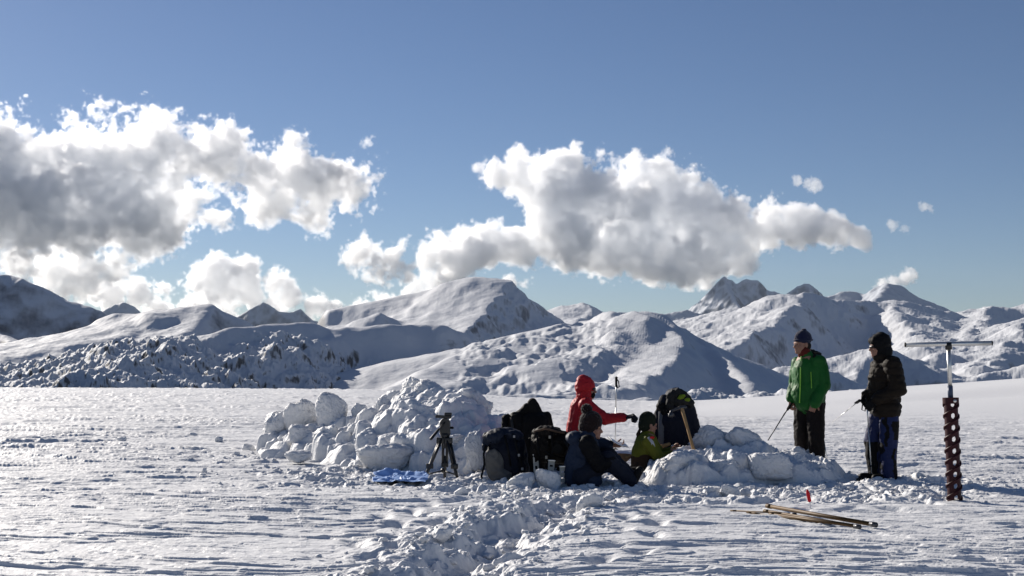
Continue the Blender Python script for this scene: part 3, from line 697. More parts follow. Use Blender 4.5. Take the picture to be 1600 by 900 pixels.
def crumbs():
    rs = np.random.RandomState(21)
    proto = []
    for k in range(24):
        me = chunk_mesh('crumb', 1, 1, 1, 500 + k, 3, 14, 16.0, 0.16)
        c = np.empty(len(me.vertices) * 3, np.float32); me.vertices.foreach_get('co', c); proto.append(c.reshape(-1, 3)); bpy.data.meshes.remove(me)
    f = ico(3)[1]
    V = []; F = []; n = 0
    zones = [(1.6, 14.6, 1.9, 0.7, 420), (-1.4, 16.3, 1.4, 0.45, 420), (-3.6, 18.6, 0.9, 0.6, 160), (3.2, 13.9, 1.1, 0.5, 300), (4.1, 15.0, 0.8, 0.4, 120), (0.3, 13.6, 0.7, 0.5, 200), (0.2, 14.6, 1.0, 0.3, 160)]
    pts = []
    for cx, cy, sx, sy, k in zones: pts += list(zip(rs.normal(cx, sx, k), rs.normal(cy, sy, k)))
    T = np.array(TRAIL)
    for k in range(900):
        i = rs.randint(len(T) - 1); t = rs.rand(); p = T[i] * (1 - t) + T[i + 1] * t
        pts.append((p[0] + rs.normal(-0.1, 0.42), p[1] + rs.normal(0, 0.2)))
    pts = np.array(pts); G = ground_height(pts[:, 0], pts[:, 1])
    for (x, y), g in zip(pts, G):
        r = 0.007 * (6.0 ** (rs.rand() ** 2.0)); co = proto[rs.randint(24)]
        an = rs.uniform(0, 6.28); ca, sa = math.cos(an), math.sin(an)
        q = (co * rs.uniform(.65, 1.35, 3)) @ np.array([[ca, -sa, 0], [sa, ca, 0], [0, 0, .75]]) * r
        V.append(q + np.array([x, y, g + r * 0.2])); F.append(f + n); n += len(co)
    o = link('snow_crumbs', quads('snow_crumbs', np.concatenate(V), np.concatenate(F)), M_BLOCK)
    tag(o, 'crumbled snow strewn along the trail and around the dig', 'snow crumbs', None, 'stuff')
crumbs()
# ------------------------------------------------------------------ shapes for people and gear
def frame_from(z):
    z = Vector(z).normalized(); a = Vector((0, 1, 0)) if abs(z.y) < 0.9 else Vector((1, 0, 0))
    x = a.cross(z).normalized(); return x, z.cross(x).normalized(), z
def ring_tube(bm, rings, close=True):
    """rings: lists of equal length of points; skinned and capped"""
    vs = [[bm.verts.new(p) for p in r] for r in rings]; n = len(vs[0])
    for a, b in zip(vs[:-1], vs[1:]):
        for i in range(n): bm.faces.new((a[i], a[(i + 1) % n], b[(i + 1) % n], b[i]))
    if close:
        bm.faces.new(vs[0][::-1]); bm.faces.new(vs[-1])
def cap(bm, p0, p1, r0, r1=None, n=14, sx=1.0):
    """tapered limb with round ends"""
    r1 = r0 if r1 is None else r1
    p0, p1 = Vector(p0), Vector(p1); x, y, z = frame_from(p1 - p0 if (p1 - p0).length > 1e-6 else Vector((0, 0, 1)))
    rings = []
    for k in range(1, 6):
        t = -math.pi / 2 + k * math.pi / 12
        rings.append((p0 + z * r0 * math.sin(t), r0 * math.cos(t)))
    for k in range(0, 6):
        t = k * math.pi / 12
        rings.append((p1 + z * r1 * math.sin(t), r1 * math.cos(t)))
    ring_tube(bm, [[c + (x * math.cos(a) * sx + y * math.sin(a)) * r for a in [2 * math.pi * i / n for i in range(n)]] for c, r in rings])
def chain(bm, pts, rs, n=14):
    for a, b, r, s in zip(pts[:-1], pts[1:], rs[:-1], rs[1:]): cap(bm, a, b, r, s, n)
def ell(bm, c, r, rot=None, n=16):
    m = Matrix.Translation(c) @ (rot.to_4x4() if rot is not None else Matrix.Identity(4)) @ Matrix.Diagonal((r[0], r[1], r[2], 1))
    bmesh.ops.create_uvsphere(bm, u_segments=n, v_segments=n // 2 + 2, radius=1.0, matrix=m)
def rod(bm, p0, p1, r0, r1=None, n=12):
    r1 = r0 if r1 is None else r1
    p0, p1 = Vector(p0), Vector(p1); x, y, z = frame_from(p1 - p0)
    ring_tube(bm, [[c + (x * math.cos(a) + y * math.sin(a)) * r for a in [2 * math.pi * i / n for i in range(n)]] for c, r in ((p0, r0), (p1, r1))])
def box(bm, c, s, rot=None, bev=0.0):
    m = Matrix.Translation(c) @ (rot.to_4x4() if rot is not None else Matrix.Identity(4)) @ Matrix.Diagonal((s[0], s[1], s[2], 1))
    g = bmesh.ops.create_cube(bm, size=1.0, matrix=m)
    if bev:
        ed = list({e for v in g['verts'] for e in v.link_edges})
        bmesh.ops.bevel(bm, geom=ed, offset=bev, segments=2, affect='EDGES', profile=0.6)
def ribbon(bm, pts, w, t, up=(0, -1, 0)):
    """flat webbing along a polyline"""
    rings = []
    pts = [Vector(p) for p in pts]
    for i, p in enumerate(pts):
        d = (pts[min(i + 1, len(pts) - 1)] - pts[max(i - 1, 0)]).normalized()
        s = d.cross(Vector(up)).normalized(); u = s.cross(d).normalized()
        rings.append([p + s * w / 2 + u * t / 2, p - s * w / 2 + u * t / 2, p - s * w / 2 - u * t / 2, p + s * w / 2 - u * t / 2])
    ring_tube(bm, rings)
def mesh_of(bm, name, smooth=True):
    bmesh.ops.recalc_face_normals(bm, faces=bm.faces)
    me = bpy.data.meshes.new(name); bm.to_mesh(me); bm.free()
    if smooth: me.polygons.foreach_set('use_smooth', np.ones(len(me.polygons), bool))
    me.update(); return me
def merged(bm, name, voxel=0.012, smooth=5, fold=None):
    """weld overlapping shapes into one continuous skin; optional cloth folds: (amp, wavelength, seed, stretch)"""
    me = mesh_of(bm, name)
    o = bpy.data.objects.new('tmp', me); COL.objects.link(o)
    r = o.modifiers.new('r', 'REMESH'); r.mode = 'VOXEL'; r.voxel_size = voxel
    if smooth:
        s = o.modifiers.new('s', 'SMOOTH'); s.iterations = smooth; s.factor = 0.5
    dg = bpy.context.evaluated_depsgraph_get(); dg.update()
    out = bpy.data.meshes.new_from_object(o.evaluated_get(dg))
    bpy.data.objects.remove(o); bpy.data.meshes.remove(me)
    out.name = name
    n = len(out.vertices); co = np.empty(n * 3, np.float32); out.vertices.foreach_get('co', co); co = co.reshape(-1, 3)
    if fold is not None and n:
        no = np.empty(n * 3, np.float32); out.vertices.foreach_get('normal', no); no = no.reshape(-1, 3)
        for amp, wl, seed, st in (fold if isinstance(fold, list) else [fold]):
            P = co / wl * np.array(st)
            f = noise3(P + 0.6 * np.stack([noise3(P * 0.7, seed + 1), noise3(P * 0.7, seed + 2), noise3(P * 0.7, seed + 3)], 1), seed)
            co = co + no * (amp * (1 - 2.2 * np.abs(f)))[:, None]
        out.vertices.foreach_set('co', co.astype(np.float32).ravel())
    out.polygons.foreach_set('use_smooth', np.ones(len(out.polygons), bool))
    out.update(); return out
def part(name, bm, mat, parent, voxel=None, smooth=5, fold=None, flat=False):
    me = merged(bm, name, voxel, smooth, fold) if voxel else mesh_of(bm, name, not flat)
    return link(name, me, mat, parent)
def B(): return bmesh.new()
def head(bm, c, yaw, pitch=0.0, roll=0.0, s=1.0):
    """yaw 0 looks to -Y (the camera); +90 deg looks to +X (right)"""
    R = Matrix.Rotation(yaw, 3, 'Z') @ Matrix.Rotation(roll, 3, 'Y') @ Matrix.Rotation(pitch, 3, 'X')
    T = lambda p: Vector(c) + R @ (Vector(p) * s)
    E = lambda p, r: ell(bm, T(p), [q * s for q in r], R)
    E((0, .012, .035), (.076, .096, .092)); E((0, -.03, -.03), (.064, .068, .075)); E((0, -.045, -.082), (.045, .05, .04)); E((0, -.083, -.098), (.024, .02, .02))
    cap(bm, T((0, -.094, .005)), T((0, -.116, -.03)), .010 * s, .015 * s); E((0, -.105, -.036), (.021, .014, .012))
    E((0, -.086, .022), (.058, .018, .014)); E((0, -.094, -.062), (.026, .013, .007)); E((0, -.092, -.074), (.023, .012, .008))
    for q in (-1, 1):
        E((q * .045, -.068, -.03), (.022, .02, .022)); E((q * .079, .012, -.012), (.011, .022, .034))
        E((q * .032, -.086, .002), (.015, .010, .011))
    return T, R
def eyes(T, R, parent, mat, s=1.0):
    for q in (-1, 1):
        bm = B(); ell(bm, T((q * .032, -.0925, .002)), (.010 * s, .006 * s, .006 * s), R, 10); part('eye', bm, mat, parent)
def hand(bm, wrist, d, palm_n, curl=0.6, thumb=1, s=1.0, r=0.0095, spread=0.06):
    """palm, four jointed fingers, thumb; d = direction the hand points, palm_n = way the palm faces"""
    d = Vector(d).normalized(); n = Vector(palm_n); n = (n - d * n.dot(d)).normalized(); side = d.cross(n).normalized() * thumb
    w = Vector(wrist)
    for k in range(4): cap(bm, w + side * (.027 - .018 * k) * s, w + d * .085 * s + side * (.030 - .020 * k) * s, .014 * s, .0125 * s, 10)
    L = (.078, .088, .082, .064)
    for k in range(4):
        p = w + d * .088 * s + side * (.030 - .020 * k) * s; ang = curl * .6; dd = d
        for seg, fr in enumerate((.45, .31, .24)):
            v = d * math.cos(ang) + n * math.sin(ang) + side * spread * (1.5 - k)
            q = p + v.normalized() * L[k] * fr * s; cap(bm, p, q, r * s * (1 - .08 * seg), r * s * (1 - .08 * (seg + 1)), 8); p = q; ang += curl * (.9 - .1 * seg)
    p = w + side * .026 * s + d * .02 * s
    for v, l in ((side * .8 + d * .7 + n * .2, .045), (side * .35 + d * .8 + n * .55, .034), (side * .05 + d * .8 + n * .7, .026)):
        q = p + v.normalized() * l * s; cap(bm, p, q, .0125 * s, .011 * s, 8); p = q

# ------------------------------------------------------------------ fabrics and stuffs
M_SKIN = mat_plain('skin', (0.3150, 0.1725, 0.1237), 0.5, 0.12, 40)
M_EYE = mat_plain('eye', (0.02, 0.018, 0.016), 0.2, 0.1, 40)
M_GREEN = mat_plain('green_shell_fabric', (0.013, 0.100, 0.018), 0.55, 0.15, 9, 0.002, bscale=130)
M_GREENTRIM = mat_plain('lime_zip', (0.22, 0.50, 0.06), 0.5, 0.1, 30)
M_NAVYKNIT = mat_plain('navy_knit', (0.0096, 0.0132, 0.0420), 0.9, 0.3, 120, 0.004, bscale=160, sheen=0.2)
M_DARKTROUSER = mat_plain('dark_brown_fabric', (0.0120, 0.0090, 0.0085), 0.8, 0.25, 20, 0.002, bscale=150)
M_BLACK = mat_plain('black_fabric', (0.0045, 0.0045, 0.0055), 0.75, 0.3, 30, 0.002, bscale=150)
M_BROWN = mat_plain('brown_down_fabric', (0.013, 0.009, 0.006), 0.7, 0.2, 12, 0.002, bscale=120)
M_BLUETR = mat_plain('blue_trouser_fabric', (0.013, 0.021, 0.075), 0.6, 0.2, 12, 0.002, bscale=140)
M_RED = mat_plain('red_shell_fabric', (0.4250, 0.0187, 0.0255), 0.55, 0.12, 12, 0.002, bscale=140)
M_SLATE = mat_plain('slate_blue_fabric', (0.018, 0.028, 0.054), 0.6, 0.2, 12, 0.002, bscale=130)
M_OLIVE = mat_plain('olive_green_fabric', (0.115, 0.122, 0.014), 0.7, 0.15, 12, 0.002, bscale=130)
M_BROWNTR = mat_plain('brown_fabric', (0.0450, 0.0252, 0.0144), 0.8, 0.2, 16, 0.002, bscale=120)
M_MAROONKNIT = mat_plain('dark_maroon_knit', (0.0110, 0.0055, 0.0060), 0.95, 0.3, 100, 0.005, bscale=110, sheen=0.2)
M_RUBBER = mat_plain('black_rubber', (0.0060, 0.0060, 0.0065), 0.6, 0.2, 30)
M_DARKGLOVE = mat_plain('dark_blue_glove_fabric', (0.0084, 0.0102, 0.0192), 0.7, 0.2, 40, 0.002, bscale=120)
M_NAVY = mat_plain('navy_pack_fabric', (0.0055, 0.0077, 0.0165), 0.6, 0.25, 14, 0.002, bscale=150)
M_GREYF = mat_plain('grey_pack_fabric', (0.1105, 0.1073, 0.1008), 0.75, 0.15, 14, 0.002, bscale=150)
M_BLACKBROWN = mat_plain('black_brown_fabric', (0.0077, 0.0059, 0.0049), 0.7, 0.3, 14, 0.002, bscale=130)
M_METAL = mat_plain('bare_aluminium', (0.62, 0.62, 0.60), 0.38, 0.08, 20, metal=0.9)
M_GUNMETAL = mat_plain('black_painted_metal', (0.0070, 0.0070, 0.0075), 0.4, 0.2, 20, spec=0.5)
M_WOOD = mat_plain('ash_wood', (0.40, 0.24, 0.11), 0.6, 0.2, 22)
M_WHITE = mat_plain('white_paint', (0.75, 0.75, 0.74), 0.5, 0.05, 20)
M_PAPER = mat_plain('paper', (0.75, 0.75, 0.78), 0.7, 0.05, 30)
M_CORER = mat_plain('dark_maroon_barrel_paint', (0.034, 0.006, 0.009), 0.5, 0.25, 18, spec=0.2)
M_BRASS = mat_plain('brown_lacquered_metal', (0.085, 0.05, 0.02), 0.55, 0.3, 16, metal=0.1)
M_REDPL = mat_plain('red_plastic', (0.50, 0.012, 0.02), 0.4, 0.1, 20)
M_TARP = mat_plain('blue_plastic_sheet', (0.32, 0.48, 0.85), 0.45, 0.25, 6)

def tube_part(name, pts, r, mat, parent, n=10):
    bm = B()
    for a, b in zip(pts[:-1], pts[1:]): cap(bm, a, b, r, r, n)
    return part(name, bm, mat, parent)
def boots(parent, ank, fwd, mat=None):
    """one boot per ankle, pointing along fwd"""
    f = Vector(fwd).normalized()
    for a in ank:
        a = Vector(a); bm = B(); g = Vector((a.x, a.y, 0))
        cap(bm, a + Vector((0, 0, .07)), a, .058, .058); cap(bm, Vector((a.x, a.y, .05)) - f * .03, Vector((a.x, a.y, .05)) + f * .17, .052, .046)
        box(bm, g + f * .07 + Vector((0, 0, .012)), (.12 + .2 * abs(f.x), .12 + .2 * abs(f.y), .024))
        part('boot', bm, mat or M_RUBBER, parent, 0.010, 3)
def trek_pole(top, tip, label, strap_dir=(-1, 0, 0), group=None, basket=True, thin=1.0):
    top, tip = Vector(top), Vector(tip); o = empty('ski_pole', tip, label, 'ski pole', group); t = top - tip; u = t.normalized()
    bm = B(); rod(bm, Vector(), t * .62, .0065 * thin, .0075 * thin); rod(bm, t * .62, t * .93, .0088 * thin, .0088 * thin); part('shaft', bm, M_METALDARK if not basket and thin == 1.0 else M_METAL, o)
    bm = B(); cap(bm, t - u * .12, t, .015, .018); ell(bm, t, (.02, .02, .014)); part('grip', bm, M_RUBBER, o)
    if basket:
        bm = B(); bmesh.ops.create_cone(bm, segments=16, radius1=.045, radius2=.02, depth=.015, matrix=Matrix.Translation(u * .09)); part('basket', bm, M_RUBBER, o)
    s = Vector(strap_dir); bm = B(); ribbon(bm, [t - u * .01, t + s * .05 - u * .05, t + s * .065 - u * .13, t + s * .03 - u * .15, t - u * .03], .014, .003); part('strap', bm, M_BLACK, o)
    return o
M_METALDARK = mat_plain('dark_aluminium', (0.08, 0.08, 0.085), 0.4, 0.1, 20, metal=0.7)

# ------------------------------------------------------------------ standing person in green
def person_green():
    o = empty('person', (0, 0, 0), 'standing person in bright green jacket and navy knit hat, hand in pocket', 'person', 'people at the snow dig')
    hc = (-.06, -.07, 1.615); yaw = math.radians(-32)
    hipL, knL, anL = Vector((-.10, .03, .88)), Vector((-.125, .0, .46)), Vector((-.11, .03, .09))
    hipR, knR, anR = Vector((.075, -.02, .88)), Vector((.10, -.06, .45)), Vector((.115, -.03, .09))
    shL, elL, haL = Vector((-.175, .03, 1.38)), Vector((-.225, .03, 1.12)), Vector((-.20, -.10, .92))
    shR, elR, haR = Vector((.145, -.02, 1.39)), Vector((.205, -.03, 1.12)), Vector((.14, -.16, .90))
    bm = B(); T, R = head(bm, hc, yaw, 0.03)
    cap(bm, (-.04, 0, 1.42), (-.05, -.05, 1.56), .062, .056); chain(bm, [(0, 0, .9), (-.01, 0, 1.15), (-.03, 0, 1.38)], [.13, .13, .14])
    cap(bm, shL, shR, .06, .06)
    for c, r in (([shL, elL, haL], [.055, .045, .03]), ([shR, elR, haR], [.055, .045, .03]), ([hipL, knL, anL], [.085, .06, .045]), ([hipR, knR, anR], [.085, .06, .045])): chain(bm, c, r)
    hand(bm, haL, (-.1, -.15, -1), (1, -.2, 0), 1.3, -1); hand(bm, haR, (-.4, .1, -.8), (-.3, .9, 0), 0.5, 1)
    part('body', bm, M_SKIN, o, 0.007, 2); eyes(T, R, o, M_EYE)
    bm = B()
    chain(bm, [(-.005, -.01, .93), (-.01, -.01, 1.10), (-.025, -.02, 1.30)], [.178, .178, .165]); cap(bm, (-.10, -.02, 1.0), (-.1, -.02, 1.25), .115, .115); cap(bm, (.09, -.03, .96), (.08, -.03, 1.3), .115, .11)
    cap(bm, shL + Vector((.05, 0, -.02)), shR + Vector((-.05, 0, -.01)), .095, .10); ell(bm, (-.06, -.12, .99), (.12, .08, .14))
    chain(bm, [shL, elL, haL + Vector((0, 0, .03))], [.076, .068, .056]); chain(bm, [shR, elR, haR], [.084, .075, .062]); cap(bm, (-.03, .01, 1.38), (-.04, -.02, 1.47), .10, .088)
    part('jacket', bm, M_GREEN, o, 0.010, 6, [(.011, .17, 3, (1, 1, .55)), (.004, .06, 9, (1, 1, .8))])
    bm = B(); R2 = R
    chain(bm, [(-.05, -.125, 1.46), (-.03, -.192, 1.30), (-.03, -.205, 1.08), (-.04, -.21, .90)], [.007, .007, .007, .007], 6); part('zip', bm, M_GREENTRIM, o)
    bm = B(); chain(bm, [(.09, -.155, 1.27), (.10, -.165, 1.08)], [.006, .006], 6); part('pocket_zip', bm, M_GREENTRIM, o)
    bm = B(); cap(bm, (-.045, -.02, 1.44), (-.05, -.055, 1.53), .085, .076); part('neck_gaiter', bm, mat_plain('dark_red_fleece', (.10, .018, .014), .9, .2, 40), o, .010, 3, (.006, .05, 2, (1, 1, 2)))
    bm = B(); chain(bm, [(-.10, .07, 1.47), (-.02, .10, 1.48), (.07, .07, 1.46), (.06, .12, 1.34)], [.055, .07, .06, .06]); ell(bm, (.10, -.03, 1.44), (.06, .06, .04)); part('hood', bm, mat_plain('dark_hood_lining', (0.0132, 0.0120, 0.0084), .7, .3, 20), o, .010, 3, [(.012, .07, 4, (1, 1, 1))])
    bm = B(); chain(bm, [hipL, knL, anL], [.115, .090, .082]); chain(bm, [hipR, knR, anR], [.118, .094, .085]); cap(bm, hipL, hipR, .12, .12); cap(bm, (0, 0, .88), (0, 0, 1.0), .15, .14)
    part('trousers', bm, M_DARKTROUSER, o, .011, 4, [(.010, .14, 5, (1, 1, .6)), (.005, .06, 8, (1, 1, 1.4))])
    bm = B(); K = lambda p: T(p); ell(bm, K((0, .015, .075)), (.094, .112, .100), R); cap(bm, K((0, .02, .12)), K((0, .03, .165)), .07, .035)
    part('hat', bm, M_NAVYKNIT, o, .008, 3, (.004, .03, 6, (1, 1, 1)))
    bm = B()
    for a in range(24): 
        t0, t1 = 2 * math.pi * a / 24, 2 * math.pi * (a + 1) / 24
        cap(bm, K((.093 * math.cos(t0), .015 + .112 * math.sin(t0), .052)), K((.093 * math.cos(t1), .015 + .112 * math.sin(t1), .052)), .016, .016, 8)
    part('hat_cuff', bm, M_NAVYKNIT, o, .007, 2)
    bm = B(); ell(bm, K((0, .05, -.02)), (.078, .06, .06), R); part('hair', bm, mat_plain('dark_hair', (.02, .016, .014), .8, .3, 80), o, .007, 1, (.004, .03, 3, (1, 1, 1)))
    boots(o, [anL, anR], (-.8, -.5, 0))
    x, y = (1264 - 800) / FPX * 15.9, 15.9
    o.location = (x, y, gz(x, y) - .03); o.rotation_euler = (0, 0, math.radians(-38))
    return o
def person_brown():
    o = empty('person', (0, 0, 0), 'standing person in hooded dark brown down jacket and blue-black trousers', 'person', 'people at the snow dig')
    hc = (.02, -.01, 1.605); yaw = math.radians(-88)
    hipL, knL, anL = Vector((.05, .07, .84)), Vector((-.055, .08, .46)), Vector((-.02, .09, .09))
    hipR, knR, anR = Vector((.11, -.07, .84)), Vector((.085, -.10, .44)), Vector((.09, -.08, .09))
    shL, elL, haL = Vector((.06, .17, 1.37)), Vector((.04, .23, 1.10)), Vector((-.13, .07, 1.00))
    shR, elR, haR = Vector((.13, -.17, 1.38)), Vector((.175, -.23, 1.10)), Vector((-.09, -.14, .96))
    bm = B(); T, R = head(bm, hc, yaw, .08)
    cap(bm, (.06, 0, 1.42), (.035, 0, 1.56), .062, .056); chain(bm, [(.08, 0, .86), (.09, 0, 1.12), (.08, 0, 1.36)], [.13, .12, .13]); cap(bm, shL, shR, .06, .06)
    for c, r in (([shL, elL, haL], [.055, .045, .03]), ([shR, elR, haR], [.055, .045, .03]), ([hipL, knL, anL], [.085, .06, .045]), ([hipR, knR, anR], [.085, .06, .045])): chain(bm, c, r)
    part('body', bm, M_SKIN, o, .007, 2); eyes(T, R, o, M_EYE)
    for h, e in ((haL, elL), (haR, elR)):
        bm = B(); d = (h - e).normalized(); cap(bm, h - d * .05, h, .045, .036); hand(bm, h, d + Vector((0, 0, -.5)), (.2, 1 if h.y < 0 else -1, -.3), 1.25, 1 if h.y < 0 else -1, 1.1, .0125); part('glove', bm, M_BLACK, o, .006, 1)
    bm = B(); chain(bm, [(.09, 0, .86), (.085, 0, 1.05), (.075, 0, 1.30)], [.165, .178, .155]); cap(bm, (.03, 0, .98), (.03, 0, 1.22), .14, .14); cap(bm, shL + Vector((0, -.04, -.02)), shR + Vector((0, .04, -.02)), .105, .105); cap(bm, (.09, .05, .87), (.09, -.05, .87), .165, .165)
    cap(bm, (.13, .03, 1.05), (.15, .0, 1.33), .13, .12)
    chain(bm, [shL, elL, haL + (elL - haL) * .15], [.095, .085, .062]); chain(bm, [shR, elR, haR + (elR - haR) * .15], [.105, .092, .066]); cap(bm, (.07, 0, 1.38), (.05, 0, 1.48), .105, .10)
    me = merged(bm, 'jacket', .010, 5, [(.010, .15, 13, (1, 1, .7)), (.004, .05, 15, (1, 1, 1))])
    # quilted baffles across the down jacket
    n = len(me.vertices); co = np.empty(n * 3, np.float32); no = co.copy(); me.vertices.foreach_get('co', co); me.vertices.foreach_get('normal', no); co = co.reshape(-1, 3); no = no.reshape(-1, 3)
    co += no * (.011 * (np.abs(np.sin(co[:, 2] * math.pi / .085 + .4 * noise3(co * 6, 5))) ** .6 - .6))[:, None]; me.vertices.foreach_set('co', co.ravel()); me.update()
    link('jacket', me, M_BROWN, o)
    bm = B(); ell(bm, T((0, .03, .045)), (.112, .125, .128), R); ell(bm, T((0, .05, -.06)), (.108, .10, .10), R); ell(bm, T((0, -.055, .075)), (.088, .06, .05), R); cap(bm, (.08, 0, 1.40), (.05, .01, 1.53), .105, .10)
    part('hood', bm, M_BLACK, o, .009, 3, (.008, .08, 21, (1, 1, 1)))
    bm = B(); ell(bm, T((0, -.088, .008)), (.068, .03, .022), R); part('sunglasses', bm, M_GUNMETAL, o, .006, 1)
    bm = B(); chain(bm, [hipL, knL, anL + Vector((0, 0, -.01))], [.118, .092, .088]); chain(bm, [hipR, knR, anR + Vector((0, 0, -.01))], [.122, .098, .092]); cap(bm, hipL, hipR, .125, .125); cap(bm, (.085, 0, .84), (.09, 0, .98), .15, .14)
    me = merged(bm, 'trousers', .011, 4, [(.011, .13, 25, (1, 1, .6)), (.004, .05, 28, (1, 1, 1.4))])
    l = link('trousers', me, M_BLUETR, o); me.materials.append(M_BLACK)
    c = np.empty(len(me.polygons) * 3, np.float32); me.polygons.foreach_get('center', c); c = c.reshape(-1, 3)
    z = c[:, 2]; cx = np.interp(z, [.09, .45, .84], [.09, .085, .11]); u = c[:, 0] - cx + .05 * noise3(c * 7, 4) + .02 * noise3(c * 22, 6)
    blk = ((u < -.035) & (u > -.085) & (z > .42)) | ((u < -.10) & (z < .47)) | ((u > .02) & (u < .075) & (z < .40)) | ((u > .03) & (z > .50) & (z < .72)) | (z > .80)
    me.polygons.foreach_set('material_index', blk.astype(np.int32)); me.update()
    boots(o, [anL, anR], (-1, -.15, 0))
    d = 15.4; x = (1370 - 800) / FPX * d
    o.location = (x, d, gz(x, d) - .02)
    return o
def person_red():
    o = empty('person', (0, 0, 0), 'kneeling person in red hooded jacket holding out a dark-gloved arm', 'person', 'people at the snow dig')
    hc = (.095, 0, 1.055); yaw = math.radians(80)
    shN, elN, haN = Vector((.07, -.15, .86)), Vector((.31, -.17, .685)), Vector((.545, -.12, .70))
    shF, elF, haF = Vector((.10, .15, .85)), Vector((.16, .22, .60)), Vector((.22, .12, .40))
    bm = B(); T, R = head(bm, hc, yaw, .02); cap(bm, (.05, 0, .88), (.08, 0, 1.0), .06, .055); chain(bm, [(-.02, 0, .38), (.0, 0, .6), (.05, 0, .84)], [.13, .12, .13]); cap(bm, shN, shF, .06, .06)
    for c, r in (([shN, elN, haN], [.055, .045, .03]), ([shF, elF, haF], [.055, .045, .03])): chain(bm, c, r)
    for q in (-1, 1): chain(bm, [(-.02, q * .1, .36), (.24, q * .14, .10), (-.18, q * .13, .07)], [.085, .06, .045])
    part('body', bm, M_SKIN, o, .007, 2)
    bm = B(); ell(bm, T((0, -.055, -.065)), (.058, .055, .05), R); ell(bm, T((0, -.03, -.04)), (.07, .06, .06), R); part('beard', bm, mat_plain('dark_beard', (.012, .009, .008), .9, .3, 90), o, .006, 1, (.004, .02, 3, (1, 1, 1)))
    bm = B(); ell(bm, T((0, -.088, .008)), (.07, .032, .023), R); part('sunglasses', bm, M_GUNMETAL, o, .006, 1)
    bm = B(); chain(bm, [(-.03, 0, .40), (-.01, 0, .6), (.03, 0, .82)], [.16, .15, .145]); cap(bm, shN + Vector((0, .03, -.02)), shF + Vector((0, -.03, -.02)), .09, .09); chain(bm, [shN, elN, haN], [.092, .074, .054]); chain(bm, [shF, elF, haF], [.085, .07, .054]); cap(bm, (.05, 0, .84), (.07, 0, .95), .10, .095)
    part('jacket', bm, M_RED, o, .010, 5, [(.008, .12, 33, (1.2, 1, .6)), (.004, .05, 35, (2, 1, 1))])
    bm = B(); ell(bm, T((0, .025, .035)), (.118, .128, .135), R); ell(bm, T((0, .03, -.07)), (.112, .105, .11), R); ell(bm, T((0, .045, .10)), (.085, .09, .085), R)
    me = merged(bm, 'hood', .009, 3, [(.009, .07, 38, (1, 1, 1.5))])
    link('hood', me, M_RED, o)
    for h, e, d in ((haN, elN, (1, 0, .15)), (haF, elF, (1, -.3, -.3))):
        bm = B(); dd = (h - e).normalized(); cap(bm, h - dd * .03, h + dd * .02, .052, .05); hand(bm, h + dd * .015, d, (.1, .2, -1) if h is haN else (0, -1, 0), 1.5, 1, 1.4, .0175); part('glove', bm, M_DARKGLOVE, o, .006, 1)
    bm = B()
    for q in (-1, 1): chain(bm, [(-.02, q * .1, .38), (.24, q * .14, .12), (-.18, q * .13, .09)], [.12, .09, .08])
    cap(bm, (-.02, -.08, .38), (-.02, .08, .38), .13, .13); part('trousers', bm, M_BLACK, o, .011, 4, (.009, .12, 40, (1, 1, 1)))
    for q in (-1, 1):
        bm = B(); cap(bm, (-.18, q * .13, .08), (-.26, q * .13, .06), .055, .05); cap(bm, (-.26, q * .13, .06), (-.30, q * .13, .17), .05, .045); part('boot', bm, M_RUBBER, o, .010, 2)
    d = 16.5; x = (905 - 800) / FPX * d
    o.location = (x, d, gz(x, d) - .02 + 0.0)
    return o
